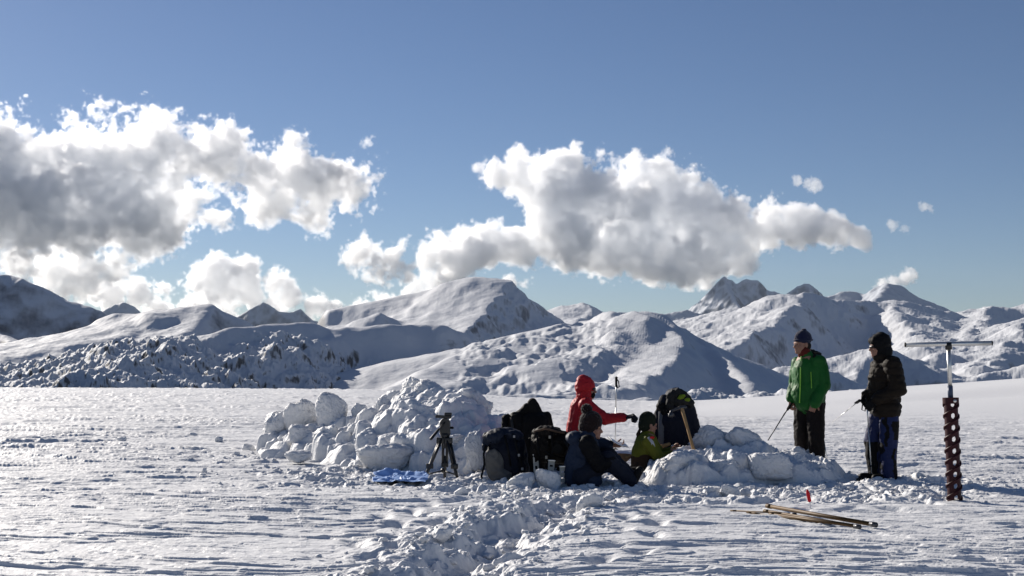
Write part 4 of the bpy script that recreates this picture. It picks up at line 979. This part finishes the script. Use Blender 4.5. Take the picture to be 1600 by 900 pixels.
def person_blue():
    o = empty('person', (0, 0, 0), 'seated person in slate blue jacket and dark bobble hat holding a notebook', 'person', 'people at the snow dig')
    hc = (.035, 0, .675); yaw = math.radians(72)
    shN, elN, haN = Vector((-.03, -.19, .50)), Vector((.10, -.23, .27)), Vector((.25, -.17, .33))
    shF, elF, haF = Vector((.0, .17, .51)), Vector((.10, .21, .49)), Vector((.27, .12, .47))
    hipN, knN, anN = Vector((-.08, -.11, .13)), Vector((.20, -.15, .32)), Vector((.46, -.12, .09))
    hipF, knF, anF = Vector((-.08, .11, .13)), Vector((.22, .14, .36)), Vector((.50, .14, .09))
    bm = B(); T, R = head(bm, hc, yaw, .10); cap(bm, (-.03, 0, .52), (.02, 0, .63), .06, .055); chain(bm, [(-.12, 0, .14), (-.11, 0, .3), (-.05, 0, .5)], [.14, .12, .13]); cap(bm, shN, shF, .06, .06)
    for c, r in (([shN, elN, haN], [.055, .045, .03]), ([shF, elF, haF], [.055, .045, .03]), ([hipN, knN, anN], [.09, .06, .045]), ([hipF, knF, anF], [.09, .06, .045])): chain(bm, c, r)
    hand(bm, haN, (.8, .1, -.4), (0, .3, -1), .8, 1); hand(bm, haF, (1, -.2, 0), (0, -.4, .9), .7, -1)
    part('body', bm, M_SKIN, o, .007, 2); eyes(T, R, o, M_EYE)
    bm = B(); chain(bm, [(-.11, 0, .12), (-.11, 0, .30), (-.06, 0, .48)], [.175, .168, .155]); cap(bm, shN + Vector((0, .04, -.02)), shF + Vector((0, -.04, -.02)), .10, .10); chain(bm, [shF, elF, haF + Vector((-.03, .01, 0))], [.09, .072, .055])
    ell(bm, (-.165, -.02, .56), (.10, .13, .075)); cap(bm, (-.05, 0, .52), (-.01, 0, .59), .10, .095); ell(bm, (-.05, -.08, .12), (.18, .12, .12)); cap(bm, (-.1, -.1, .08), (.05, -.15, .10), .10, .08)
    part('jacket', bm, M_SLATE, o, .010, 5, [(.012, .15, 43, (1, 1, .7)), (.005, .06, 45, (1, 1, 1))])
    bm = B(); chain(bm, [shN, elN, haN + (elN - haN) * .1], [.105, .088, .06]); part('sleeve', bm, M_BLACK, o, .010, 4, (.008, .08, 47, (1, 1, 1)))
    bm = B(); chain(bm, [hipN, knN, anN], [.125, .098, .078]); chain(bm, [hipF, knF, anF], [.125, .095, .078]); cap(bm, hipN, hipF, .13, .13); part('trousers', bm, mat_plain('dark_navy_fabric', (.014, .017, .028), .7, .3, 20, .002, bscale=140), o, .011, 4, (.010, .12, 50, (1, 1, 1)))
    for a in (anN, anF):
        bm = B(); cap(bm, a + Vector((-.03, 0, .02)), a + Vector((.02, 0, -.01)), .065, .06); cap(bm, a + Vector((.01, 0, -.03)), a + Vector((.09, 0, .10)), .055, .046); part('boot', bm, M_RUBBER, o, .010, 2)
    bm = B(); ell(bm, T((0, .025, .07)), (.118, .132, .125), R); ell(bm, T((0, .05, .0)), (.11, .11, .10), R); cap(bm, T((0, .05, .12)), T((0, .085, .19)), .075, .05); part('hat', bm, M_MAROONKNIT, o, .008, 3, (.007, .035, 52, (1, 1, 1)))
    bm = B(); ell(bm, T((0, .085, .205)), (.062, .062, .056), R); part('bobble', bm, M_MAROONKNIT, o, .007, 1, (.012, .025, 54, (1, 1, 1)))
    d = 14.65; x = (920 - 800) / FPX * d; g = gz(x, d)
    o.location = (x, d, g - .04)
    nb = empty('notebook', o.location + Vector((.33, .09, .50)), 'open white notebook held by the seated person in blue', 'notebook')
    for q in (-1, 1):
        bm = B(); box(bm, (q * .055 * .98, 0, .008), (.105, .15, .008), Matrix.Rotation(q * -.18, 3, 'Y'), .001); part('page_block', bm, M_PAPER, nb)
        bm = B(); box(bm, (q * .057, 0, .0), (.115, .16, .003), Matrix.Rotation(q * -.18, 3, 'Y')); part('cover', bm, M_BLACK, nb)
    nb.rotation_euler = (.25, .35, .3)
    return o
def person_olive():
    o = empty('person', (0, 0, 0), 'seated person in olive yellow jacket and brown trousers, back half turned', 'person', 'people at the snow dig')
    hc = (.055, .0, .695); yaw = math.radians(118)
    shN, elN, haN = Vector((.04, -.15, .50)), Vector((.17, -.20, .30)), Vector((.30, -.12, .35))
    shF, elF, haF = Vector((.08, .15, .50)), Vector((.22, .19, .32)), Vector((.36, .08, .38))
    bm = B(); T, R = head(bm, hc, yaw, .15); cap(bm, (.03, 0, .52), (.05, 0, .64), .058, .052); chain(bm, [(-.0, 0, .14), (.0, 0, .3), (.035, 0, .5)], [.13, .115, .12]); cap(bm, shN, shF, .055, .055)
    for c, r in (([shN, elN, haN], [.05, .042, .028]), ([shF, elF, haF], [.05, .042, .028])): chain(bm, c, r)
    for q in (-1, 1): chain(bm, [(0, q * .1, .12), (.34, q * .17, .22), (.42, q * .1, .06)], [.085, .06, .045])
    hand(bm, haN, (.8, .1, .3), (0, .9, -.2), 1.2, 1); hand(bm, haF, (.8, -.2, .3), (0, -.9, -.2), 1.2, -1)
    part('body', bm, M_SKIN, o, .007, 2); eyes(T, R, o, M_EYE)
    bm = B(); chain(bm, [(-.005, 0, .27), (.0, 0, .38), (.03, 0, .48)], [.150, .148, .135]); cap(bm, shN + Vector((0, .03, -.02)), shF + Vector((0, -.03, -.02)), .085, .085); chain(bm, [shN, elN, haN], [.085, .068, .05]); chain(bm, [shF, elF, haF], [.085, .068, .05]); cap(bm, (.03, 0, .5), (.045, 0, .575), .085, .075)
    part('jacket', bm, M_OLIVE, o, .010, 5, [(.007, .11, 63, (1, 1, .7))])
    bm = B(); cap(bm, (.0, -.05, .14), (.0, .05, .14), .168, .168); cap(bm, (.0, 0, .14), (.0, 0, .27), .16, .158)
    for q in (-1, 1): chain(bm, [(0, q * .1, .13), (.34, q * .17, .23), (.42, q * .1, .08)], [.13, .10, .08])
    part('trousers', bm, M_BROWNTR, o, .011, 4, (.009, .12, 66, (1, 1, 1)))
    bm = B(); ell(bm, T((0, .02, .055)), (.092, .108, .105), R); ell(bm, T((0, .055, -.01)), (.082, .075, .08), R); part('hat', bm, mat_plain('black_green_knit', (.014, .018, .012), .95, .3, 90, .004, bscale=120), o, .008, 3, (.005, .03, 68, (1, 1, 1)))
    bm = B(); chain(bm, [(-.045, 0, .64), (-.075, -.01, .58), (-.075, -.02, .52)], [.018, .022, .010]); part('ponytail', bm, mat_plain('brown_hair', (.035, .02, .012), .7, .3, 80), o, .006, 1)
    bm = B(); ribbon(bm, [(.03, -.215, .56), (.075, -.235, .50), (.10, -.238, .42)], .035, .006); part('harness_strap', bm, mat_plain('pale_webbing', (.45, .46, .50), .7, .2, 60), o)
    bm = B(); ell(bm, (.075, -.235, .555), (.03, .014, .016)); part('strap_buckle', bm, M_REDPL, o)
    for q in (-1, 1):
        bm = B(); cap(bm, (.40, q * .1, .07), (.50, q * .11, .05), .055, .048); part('boot', bm, M_RUBBER, o, .010, 2)
    d = 15.65; x = (1005 - 800) / FPX * d
    o.location = (x, d, gz(x, d) - .06)
    return o
P_GREEN, P_BROWN, P_RED, P_BLUE, P_OLIVE = person_green(), person_brown(), person_red(), person_blue(), person_olive()
# ------------------------------------------------------------------ gear
def place(o, px, d, dz=0.0):
    x = (px - 800) / FPX * d; o.location = (x, d, gz(x, d) + dz); return o
# ice corer
def ice_corer():
    o = empty('ice_corer', (0, 0, 0), 'tall perforated ice corer with T-bar handle standing upright in the snow', 'ice corer')
    R_, H = .068, 1.045; nu, nv = 72, 260; pitch = .118; holes = [H - .045 - pitch * k for k in range(9)]
    def tube(r, name, mat, solid):
        U, V = np.meshgrid(np.linspace(0, 2 * math.pi, nu, endpoint=False), np.linspace(0, H, nv))
        co = np.stack([r * np.sin(U), -r * np.cos(U), V], -1).reshape(-1, 3)
        i = np.arange(nu * nv).reshape(nv, nu); j = np.roll(i, -1, 1); q = np.stack([i[:-1], j[:-1], j[1:], i[1:]], -1).reshape(-1, 4)
        c = co[q].mean(1); u = np.arctan2(c[:, 0], -c[:, 1]); keep = np.ones(len(q), bool)
        for a in (0.0, math.pi):
            for h in holes:
                du = (u - a - .10 + math.pi) % (2 * math.pi) - math.pi if a == 0 else (u - a + .22 + math.pi) % (2 * math.pi) - math.pi
                keep &= (np.hypot(du * r / 1.0, (c[:, 2] - h)) > (.027 if a == 0 else .038))
        me = quads(name, co, q[keep]); ob = link(name, me, mat, o)
        md = ob.modifiers.new('wall', 'SOLIDIFY'); md.thickness = .005; md.offset = -1
        return ob
    tube(R_, 'barrel', M_CORER, True)
    for ph in (0, math.pi):                                     # two cutting flights wound round the barrel
        n = 420; bm = B(); rings = []
        for k in range(n):
            t = k / (n - 1); h = .01 + t * (H - .05); a = ph + h / (2 * pitch) * 2 * math.pi
            e = Vector((math.sin(a), -math.cos(a), 0)); z = Vector((0, 0, 1)); r0, r1 = R_ - .002, R_ + .013
            rings.append([e * r0 + z * (h - .012), e * r1 + z * (h - .009), e * r1 + z * (h + .009), e * r0 + z * (h + .012)])
        ring_tube(bm, rings); part('flight', bm, M_CORER, o)
    bm = B(); bmesh.ops.create_cone(bm, cap_ends=True, segments=40, radius1=R_ + .012, radius2=R_ + .012, depth=.06, matrix=Matrix.Translation((0, 0, H - .01))); part('top_collar', bm, M_CORER, o, flat=True)
    bm = B(); bmesh.ops.create_cone(bm, cap_ends=True, segments=20, radius1=.018, radius2=.016, depth=.014, matrix=Matrix.Translation((.02, -(R_ + .016), H - .012)) @ Matrix.Rotation(math.pi / 2, 4, 'X')); part('bolt', bm, M_METAL, o)
    bm = B(); rod(bm, (0, 0, H), (0, 0, H + .14), .026, .026, 18); part('coupling', bm, mat_plain('blue_grey_paint', (.06, .08, .13), .4, .1, 20), o)
    bm = B(); rod(bm, (0, 0, H + .12), (0, 0, 1.585), .021, .021, 18); part('shaft', bm, M_METAL, o)
    bm = B(); rod(bm, (-.43, 0, 1.61), (.43, 0, 1.61), .0235, .0235, 20); part('handle_bar', bm, M_METAL, o)
    bm = B(); bmesh.ops.create_cone(bm, cap_ends=True, segments=20, radius1=.034, radius2=.034, depth=.07, matrix=Matrix.Translation((0, 0, 1.59))); part('clamp', bm, M_GUNMETAL, o)
    for q in (-1, 1):
        bm = B(); rod(bm, (q * .429, 0, 1.61), (q * .437, 0, 1.61), .0245, .0245, 20); part('end_cap', bm, M_RUBBER, o)
    place(o, 1486, 13.05, -.03); o.rotation_euler = (0, -.018, math.radians(-4))
    return o
ice_corer()

# camera tripod
def tripod():
    o = empty('tripod', (0, 0, 0), 'black video tripod with fluid head standing before the tall snow heap', 'tripod')
    ap = Vector((.055, 0, .545)); feet = [Vector((-.215, -.10, 0)), Vector((.225, -.14, 0)), Vector((.04, .22, 0))]
    for f in feet:
        d = (ap - f); h = Vector((d.x, d.y, 0)).normalized(); s = Vector((-h.y, h.x, 0)); top = ap - h * .05
        bm = B(); u = (top - f).normalized()
        for q in (-1, 1): rod(bm, top + s * q * .026, f + (top - f) * .38 + s * q * .022, .017)
        rod(bm, f + (top - f) * .60, f + u * .02, .023, .019); box(bm, f + (top - f) * .40, (.085, .06, .06), None, .008); box(bm, f + (top - f) * .96, (.095, .07, .07), None, .008)
        l = part('leg', bm, M_GUNMETAL, o)
        bm = B(); ell(bm, f + Vector((0, 0, .012)), (.026, .03, .016)); part('foot', bm, M_RUBBER, l)
    bm = B(); c = Vector((.03, .0, .16)); ell(bm, c, (.03, .03, .03))
    for f in feet: rod(bm, c, f + (ap - f) * .22, .0085)
    part('spreader', bm, M_GUNMETAL, o)
    bm = B(); bmesh.ops.create_cone(bm, cap_ends=True, segments=24, radius1=.045, radius2=.07, depth=.07, matrix=Matrix.Translation(ap + Vector((0, 0, .03)))); cap(bm, ap - Vector((0, 0, .10)), ap, .022, .03); part('bowl', bm, M_GUNMETAL, o)
    bm = B(); box(bm, ap + Vector((.0, 0, .13)), (.125, .12, .16), None, .014); bmesh.ops.create_cone(bm, cap_ends=True, segments=24, radius1=.06, radius2=.06, depth=.13, matrix=Matrix.Translation(ap + Vector((0, 0, .185))) @ Matrix.Rotation(math.pi / 2, 4, 'X')); part('fluid_head', bm, M_GUNMETAL, o, flat=True)
    bm = B(); box(bm, ap + Vector((-.02, 0, .262)), (.19, .09, .035), Matrix.Rotation(.06, 3, 'Y'), .006); box(bm, ap + Vector((.035, 0, .292)), (.09, .06, .04), None, .01); part('camera_plate', bm, M_GUNMETAL, o)
    bm = B(); rod(bm, ap + Vector((-.0, -.08, .20)), ap + Vector((-.13, -.22, .04)), .0085); a, b = ap + Vector((-.07, -.155, .115)), ap + Vector((-.155, -.245, .01)); cap(bm, a, b, .016, .018); part('pan_handle', bm, M_GUNMETAL, o)
    bm = B(); cap(bm, ap + Vector((.06, -.02, .13)), ap + Vector((.09, -.03, .13)), .014, .016); part('knob', bm, M_RUBBER, o)
    return place(o, 689, 15.55, -.01)
tripod()

# blue plastic sheet
def tarp():
    x, y = np.meshgrid(np.linspace(-.31, .31, 130), np.linspace(-.42, .42, 110))
    z = .02 + .03 * np.abs(noise2(x * 3, y * 3, 3)) + .022 * np.abs(noise2(x * 5 + y * 3, y * 6 - x * 2, 5)) + .05 * np.exp(-((y - .25 - .1 * x) / .09) ** 2) * (1 + .5 * noise2(x * 3, y, 6))
    z = np.maximum(z, .012); ed = 1 - 0.15 * noise2(np.arctan2(y, x) * 3, x * 0, 8)
    px, d = 628, 15.05; cx = (px - 800) / FPX * d
    X, Y = cx + x * ed - .04 * y, d + y * ed
    Z = ground_height(X, Y, True) * 0.0 + gz(cx, d) * 0 + base_height(X, Y) + .02 + z + np.maximum(ground_height(X, Y) - base_height(X, Y), 0) * .8
    o = link('plastic_sheet', grid_mesh('plastic_sheet', X, Y, Z), M_TARP); md = o.modifiers.new('wall', 'SOLIDIFY'); md.thickness = .003
    tag(o, 'crumpled bright blue plastic sheet lying on the snow left of the tripod', 'plastic sheet')
tarp()

# backpacks and heaps
def pack_navy():
    o = empty('backpack', (0, 0, 0), 'bulging navy backpack with grey side pocket and dangling straps', 'backpack')
    bm = B(); chain(bm, [(.02, 0, .17), (-.0, 0, .34), (-.03, .02, .47)], [.19, .195, .16]); cap(bm, (-.10, -.02, .20), (-.12, 0, .42), .15, .13); cap(bm, (.10, 0, .16), (.07, .02, .42), .15, .13); box(bm, (0, 0, .16), (.42, .30, .25), None, .08)
    b = part('body', bm, M_NAVY, o, .010, 5, [(.014, .16, 73, (1, 1, .7)), (.005, .06, 75, (1, 1, 1))])
    bm = B(); ell(bm, (-.13, -.05, .54), (.17, .16, .085), Matrix.Rotation(-.25, 3, 'Y')); ell(bm, (.03, -.03, .56), (.15, .15, .07), Matrix.Rotation(.18, 3, 'Y')); cap(bm, (-.27, -.08, .40), (-.25, -.06, .53), .03, .05)
    part('lid', bm, mat_plain('blue_black_fabric', (0.0096, 0.0144, 0.0288), .6, .3, 16, .002, bscale=140), o, .009, 3, (.012, .09, 77, (1, 1, 1)))
    bm = B(); ell(bm, (-.15, -.15, .20), (.11, .07, .20), Matrix.Rotation(-.18, 3, 'Y')); ell(bm, (-.07, -.16, .09), (.12, .07, .09)); part('pocket', bm, M_GREYF, o, .009, 3, (.012, .10, 79, (1, 1, 1)))
    for pts in ([(-.26, -.12, .44), (-.285, -.15, .34), (-.275, -.16, .22), (-.31, -.17, .08), (-.29, -.17, .03)], [(.06, -.20, .58), (.10, -.22, .42), (.15, -.21, .26), (.18, -.18, .08)], [(-.04, -.19, .56), (.0, -.235, .40), (.03, -.23, .2)]):
        bm = B(); ribbon(bm, pts, .024, .005); part('strap', bm, M_BLACK, o)
    for p in ((.125, -.222, .33), (.165, -.20, .17), (.07, -.215, .545)):
        bm = B(); box(bm, p, (.026, .012, .03), None, .004); part('buckle', bm, mat_plain('grey_buckle', (.30, .30, .30), .4, .1, 20), o)
    bm = B(); chain(bm, [(.26, -.05, .50), (.30, -.08, .35), (.28, -.09, .15)], [.028, .035, .028]); part('shoulder_strap', bm, M_BLACK, o, .009, 2)
    return place(o, 794, 15.15, -.03)
pack_navy()
def pack_covered():
    o = empty('covered_backpack', (0, 0, 0), 'large backpack under a peaked black-brown cover behind the navy one', 'backpack')
    bm = B(); cap(bm, (.06, 0, .88), (.08, 0, .60), .055, .16); cap(bm, (.08, 0, .6), (.08, 0, .2), .20, .25); cap(bm, (-.14, 0, .66), (-.1, 0, .2), .11, .22); cap(bm, (.20, 0, .72), (.25, 0, .2), .06, .12); cap(bm, (-.02, 0, .82), (-.2, 0, .66), .05, .06)
    b = part('cover', bm, M_BLACKBROWN, o, .011, 4, [(.022, .22, 83, (1, 1, .4)), (.007, .07, 85, (1, 1, .7))])
    bm = B(); cap(bm, (-.29, -.02, .70), (-.30, -.02, .50), .045, .04); cap(bm, (-.25, -.02, .73), (-.2, -.02, .70), .03, .03); part('side_pouch', bm, M_BLACK, o, .009, 3, (.01, .05, 87, (1, 1, 1)))
    bm = B(); ribbon(bm, [(-.22, -.10, .72), (-.20, -.16, .60), (-.18, -.22, .45)], .03, .006); part('strap', bm, mat_plain('dark_webbing', (.05, .045, .04), .7, .2, 60), o)
    return place(o, 826, 16.0, -.03)
pack_covered()
def gear_bag():
    o = empty('equipment_bag', (0, 0, 0), 'dark brown equipment bag hung with straps, right of the navy backpack', 'equipment bag')
    bm = B(); box(bm, (.0, .04, .43), (.40, .24, .34), Matrix.Rotation(.05, 3, 'Y'), .07); ell(bm, (-.10, -.06, .42), (.12, .10, .15)); ell(bm, (.10, -.07, .42), (.11, .09, .14)); ell(bm, (-.02, 0, .60), (.17, .12, .07)); cap(bm, (.17, 0, .56), (.2, 0, .3), .05, .07); cap(bm, (-.14, -.02, .30), (-.1, 0, .14), .06, .05)
    part('body', bm, M_BLACKBROWN, o, .010, 3, [(.016, .11, 91, (1, 1, 1)), (.006, .04, 93, (1, 1, 1))])
    bm = B(); chain(bm, [(-.17, -.08, .62), (-.05, -.13, .655), (.08, -.10, .62), (.17, -.06, .60)], [.012, .014, .014, .012]); part('handle', bm, mat_plain('worn_leather', (.10, .065, .045), .7, .2, 30), o)
    bm = B(); bmesh.ops.create_cone(bm, cap_ends=True, segments=24, radius1=.05, radius2=.055, depth=.06, matrix=Matrix.Translation((.09, -.17, .43)) @ Matrix.Rotation(math.pi / 2, 4, 'X')); part('front_pocket', bm, M_BLACK, o, flat=True)
    for pts in ([(-.15, -.17, .62), (-.13, -.185, .4), (-.11, -.15, .2)], [(.02, -.15, .62), (.04, -.18, .42), (-.02, -.17, .26)], [(-.2, -.12, .50), (.0, -.185, .36), (.2, -.12, .30)]):
        bm = B(); ribbon(bm, pts, .022, .005); part('strap', bm, M_BLACK, o)
    for p in ((.155, -.11, .47), (.0, -.175, .56), (-.04, -.19, .33)):
        bm = B(); box(bm, p, (.026, .012, .036), None, .004); part('buckle', bm, mat_plain('pale_buckle', (.32, .30, .25), .5, .1, 20), o)
    return place(o, 858, 14.95, -.02)
gear_bag()
def stake(px, d, h, w, label, lean):
    o = empty('metal_stake', (0, 0, 0), label, 'metal stake', 'metal stakes under the equipment bag')
    n = max(2, int(h / .075)); bm = B()
    # drilled angle section: two flanges with square cut-outs between bars
    for q in (-1, 1): box(bm, (q * (w / 2 - .008), 0, h / 2), (.016, .02, h))
    for k in range(n + 1): box(bm, (0, .002, .02 + (h - .04) * k / n), (w - .028, .012, .044))
    part('post', bm, mat_plain('pale_painted_steel', (.50, .49, .44), .55, .12, 24), o, flat=True)
    bm = B(); box(bm, (0, 0, h + .008), (w + .012, .05, .016), None, .003); part('end_plate', bm, M_METAL, o)
    place(o, px, d, -.06); o.rotation_euler = (0, lean, .15)
stake(880, 14.62, .30, .085, 'pale drilled metal stake nearest the seated person in blue', .0)
stake(859, 14.75, .30, .07, 'pale drilled metal stake in the middle under the equipment bag', .06)
stake(839, 14.85, .36, .06, 'pale drilled metal stake nearest the navy backpack', -.05)

def pack_draped():
    o = empty('draped_backpack', (0, 0, 0), 'big backpack draped with a dark navy coat behind the axe', 'backpack')
    bm = B(); cap(bm, (-.02, 0, .98), (-.03, 0, .62), .10, .20); cap(bm, (-.03, 0, .62), (0, 0, .15), .24, .27); cap(bm, (.08, .02, .95), (.28, .02, .38), .07, .075); cap(bm, (.1, 0, .85), (.2, 0, .3), .12, .15); cap(bm, (-.14, -.02, .93), (-.22, -.05, .66), .06, .07); cap(bm, (-.22, -.05, .66), (-.22, -.05, .3), .07, .1)
    part('coat', bm, mat_plain('black_navy_fabric', (.008, .010, .020), .7, .3, 14, .002, bscale=120), o, .011, 4, [(.022, .20, 103, (1, 1, .4)), (.007, .07, 105, (1, 1, .7))])
    bm = B(); chain(bm, [(-.10, -.14, .86), (-.075, -.15, 1.0), (.0, -.13, 1.04), (.10, -.12, .99), (.17, -.12, .90)], [.045, .05, .055, .05, .045]); ell(bm, (.03, -.14, .93), (.12, .06, .06)); part('lid', bm, mat_plain('charcoal_fabric', (0.0210, 0.0210, 0.0216), .75, .3, 18, .002, bscale=120), o, .009, 2, (.014, .07, 107, (1, 1, 1)))
    bm = B(); ell(bm, (.045, -.20, .985), (.05, .025, .025), Matrix.Rotation(-.4, 3, 'Y')); ell(bm, (.12, -.185, .95), (.035, .02, .02)); part('pouch', bm, mat_plain('olive_lime_fabric', (.17, .24, .02), .7, .2, 20), o, .007, 2, (.008, .03, 108, (1, 1, 1)))
    bm = B(); ribbon(bm, [(-.20, -.15, .80), (-.21, -.20, .60), (-.215, -.205, .42), (-.20, -.2, .30)], .07, .01); part('strap', bm, mat_plain('grey_webbing', (.12, .125, .14), .75, .2, 40), o)
    bm = B(); cap(bm, (-.20, -.12, .86), (-.16, -.14, .80), .055, .05); part('side_pouch', bm, M_BLACK, o, .009, 2, (.01, .05, 109, (1, 1, 1)))
    return place(o, 1055, 16.2, -.03)
pack_draped()
def axe():
    o = empty('pick_axe', (0, 0, 0), 'wooden-handled pick axe leaning head up on the draped backpack', 'axe')
    a, b = at(1066, 640, 15.75), at(1084, 703, 15.45); o.location = b; t = a - b; u = t.normalized(); s = Vector((1, 0, 0)); s = (s - u * s.dot(u)).normalized()
    bm = B(); chain(bm, [Vector(), t * .5, t], [.021, .018, .022]); part('handle', bm, M_WOOD, o)
    bm = B(); cap(bm, t + u * .03 - s * .02, t + u * .03 + s * .04, .026, .024); cap(bm, t + u * .03, t + u * .0 - s * .14, .024, .014); cap(bm, t + u * .0 - s * .14, t - u * .06 - s * .17, .016, .022); ell(bm, t - u * .05 - s * .15, (.04, .02, .035))
    part('head', bm, M_METALDARK, o, .007, 2)
axe()
def wood_shovel():
    o = empty('wooden_shovel', (0, 0, 0), 'short wooden shovel lying across the lap of the person in olive', 'shovel')
    a, b = at(1045, 694, 15.95), at(974, 716, 15.92); o.location = a; t = b - a; u = t.normalized()
    bm = B(); cap(bm, Vector(), t * .93, .024, .020); part('shaft', bm, M_WOOD, o)
    n = Vector((0, -1, .25)).normalized(); s = u.cross(n).normalized(); bm = B()
    ring_tube(bm, [[t * .84 + s * w + n * q + u * l for w, q in ((wd, th), (-wd, th), (-wd, -th), (wd, -th))] for l, wd, th in ((0, .022, .016), (.05, .045, .013), (.13, .075, .009), (.16, .072, .006))])
    part('blade', bm, mat_plain('brown_wood', (.26, .15, .075), .6, .2, 20), o, flat=True)
wood_shovel()
def small_box():
    o = empty('instrument_case', (0, 0, 0), 'small dark instrument case on the snow behind the boots of the person in blue', 'case')
    bm = B(); box(bm, (0, 0, .065), (.10, .10, .11), None, .012); part('case', bm, M_BLACKBROWN, o)
    bm = B(); box(bm, (0, 0, .125), (.106, .106, .022), None, .006); part('lid', bm, M_BLACK, o)
    bm = B(); chain(bm, [(-.035, -.02, .135), (-.03, -.02, .165), (.03, -.02, .165), (.035, -.02, .135)], [.006] * 4, 8); part('handle', bm, M_BLACK, o)
    place(o, 988, 15.4, 0); o.rotation_euler = (0, 0, .5)
small_box()

# poles and sticks
trek_pole(at(963, 590, 17.6), at(961, 700, 17.75) + Vector((0, 0, -.10)), 'ski pole planted upright in the snow beside the person in red', (.6, -.3, 0))
hg = P_GREEN.location
h = P_GREEN.matrix_basis @ Vector((-.205, -.13, .865)); tip = at(1200, 688, 15.75)
trek_pole(h + (h - tip).normalized() * .06, tip, 'ski pole in the near hand of the person in green, planted in the heap', (0, -1, 0), None, False)
trek_pole(at(1281, 650, 16.15), at(1295, 733, 16.1), 'ski pole hanging behind the leg of the person in green', (0, 1, 0))
hb = P_BROWN.location
trek_pole(hb + Vector((-.165, -.10, .985)), hb + Vector((-.12, -.10, .10)), 'ski pole held upright in front of the person in brown', (-1, 0, 0), None)
trek_pole(at(1343, 626, 15.25), at(1300, 660, 16.6), 'thin ski pole slanting away from the hand of the person in brown', (-.6, -.6, 0), None, False, 0.55)

def stick(p0, p1, r, label):
    o = empty('drill_rod', p1, label, 'rod', 'rods lying on the snow at right'); a = Vector(p0) - Vector(p1); u = a.normalized()
    bm = B(); rod(bm, Vector(), a, r, r, 14); part('tube', bm, M_BRASS, o)
    bm = B(); rod(bm, u * .0 - u * .03, u * .035, r * 1.25, r * 1.25, 14); part('end_fitting', bm, M_METALDARK, o)
    bm = B(); rod(bm, a - u * .06, a + u * .01, r * 1.18, r * 1.18, 14); part('collar', bm, M_BRASS, o)
def gp(px, py, dz):
    x, y = flat(px, py); return Vector((x, y, gz(x, y) + dz))
stick(gp(1196, 799, .06), gp(1360, 829, .03), .018, 'thickest brown rod lying on top of the bundle')
stick(gp(1192, 803, .03), gp(1335, 829, .02), .014, 'brown rod under the thickest one with its near end in the snow')
stick(gp(1140, 799, .02), gp(1236, 810, .025), .007, 'thin rod poking out to the left of the bundle')
stick(gp(1200, 806, .02), gp(1335, 829, .02), .012, 'brown rod on the near side of the bundle')
stick(gp(1165, 801, .015), gp(1290, 821, .02), .008, 'thin rod half buried at the near left of the bundle')
def marker():
    o = empty('marker', (0, 0, 0), 'small red-topped white marker stuck in the snow', 'marker')
    bm = B(); rod(bm, (0, 0, -.08), (-.012, 0, .06), .006); part('stem', bm, M_WHITE, o)
    bm = B(); cap(bm, (-.012, 0, .055), (-.026, 0, .125), .019, .017); ell(bm, (-.03, 0, .14), (.014, .014, .02)); part('handle', bm, M_REDPL, o, .005, 1)
    x, y = flat(1263, 793); o.location = (x, y, gz(x, y) + .02)
marker()
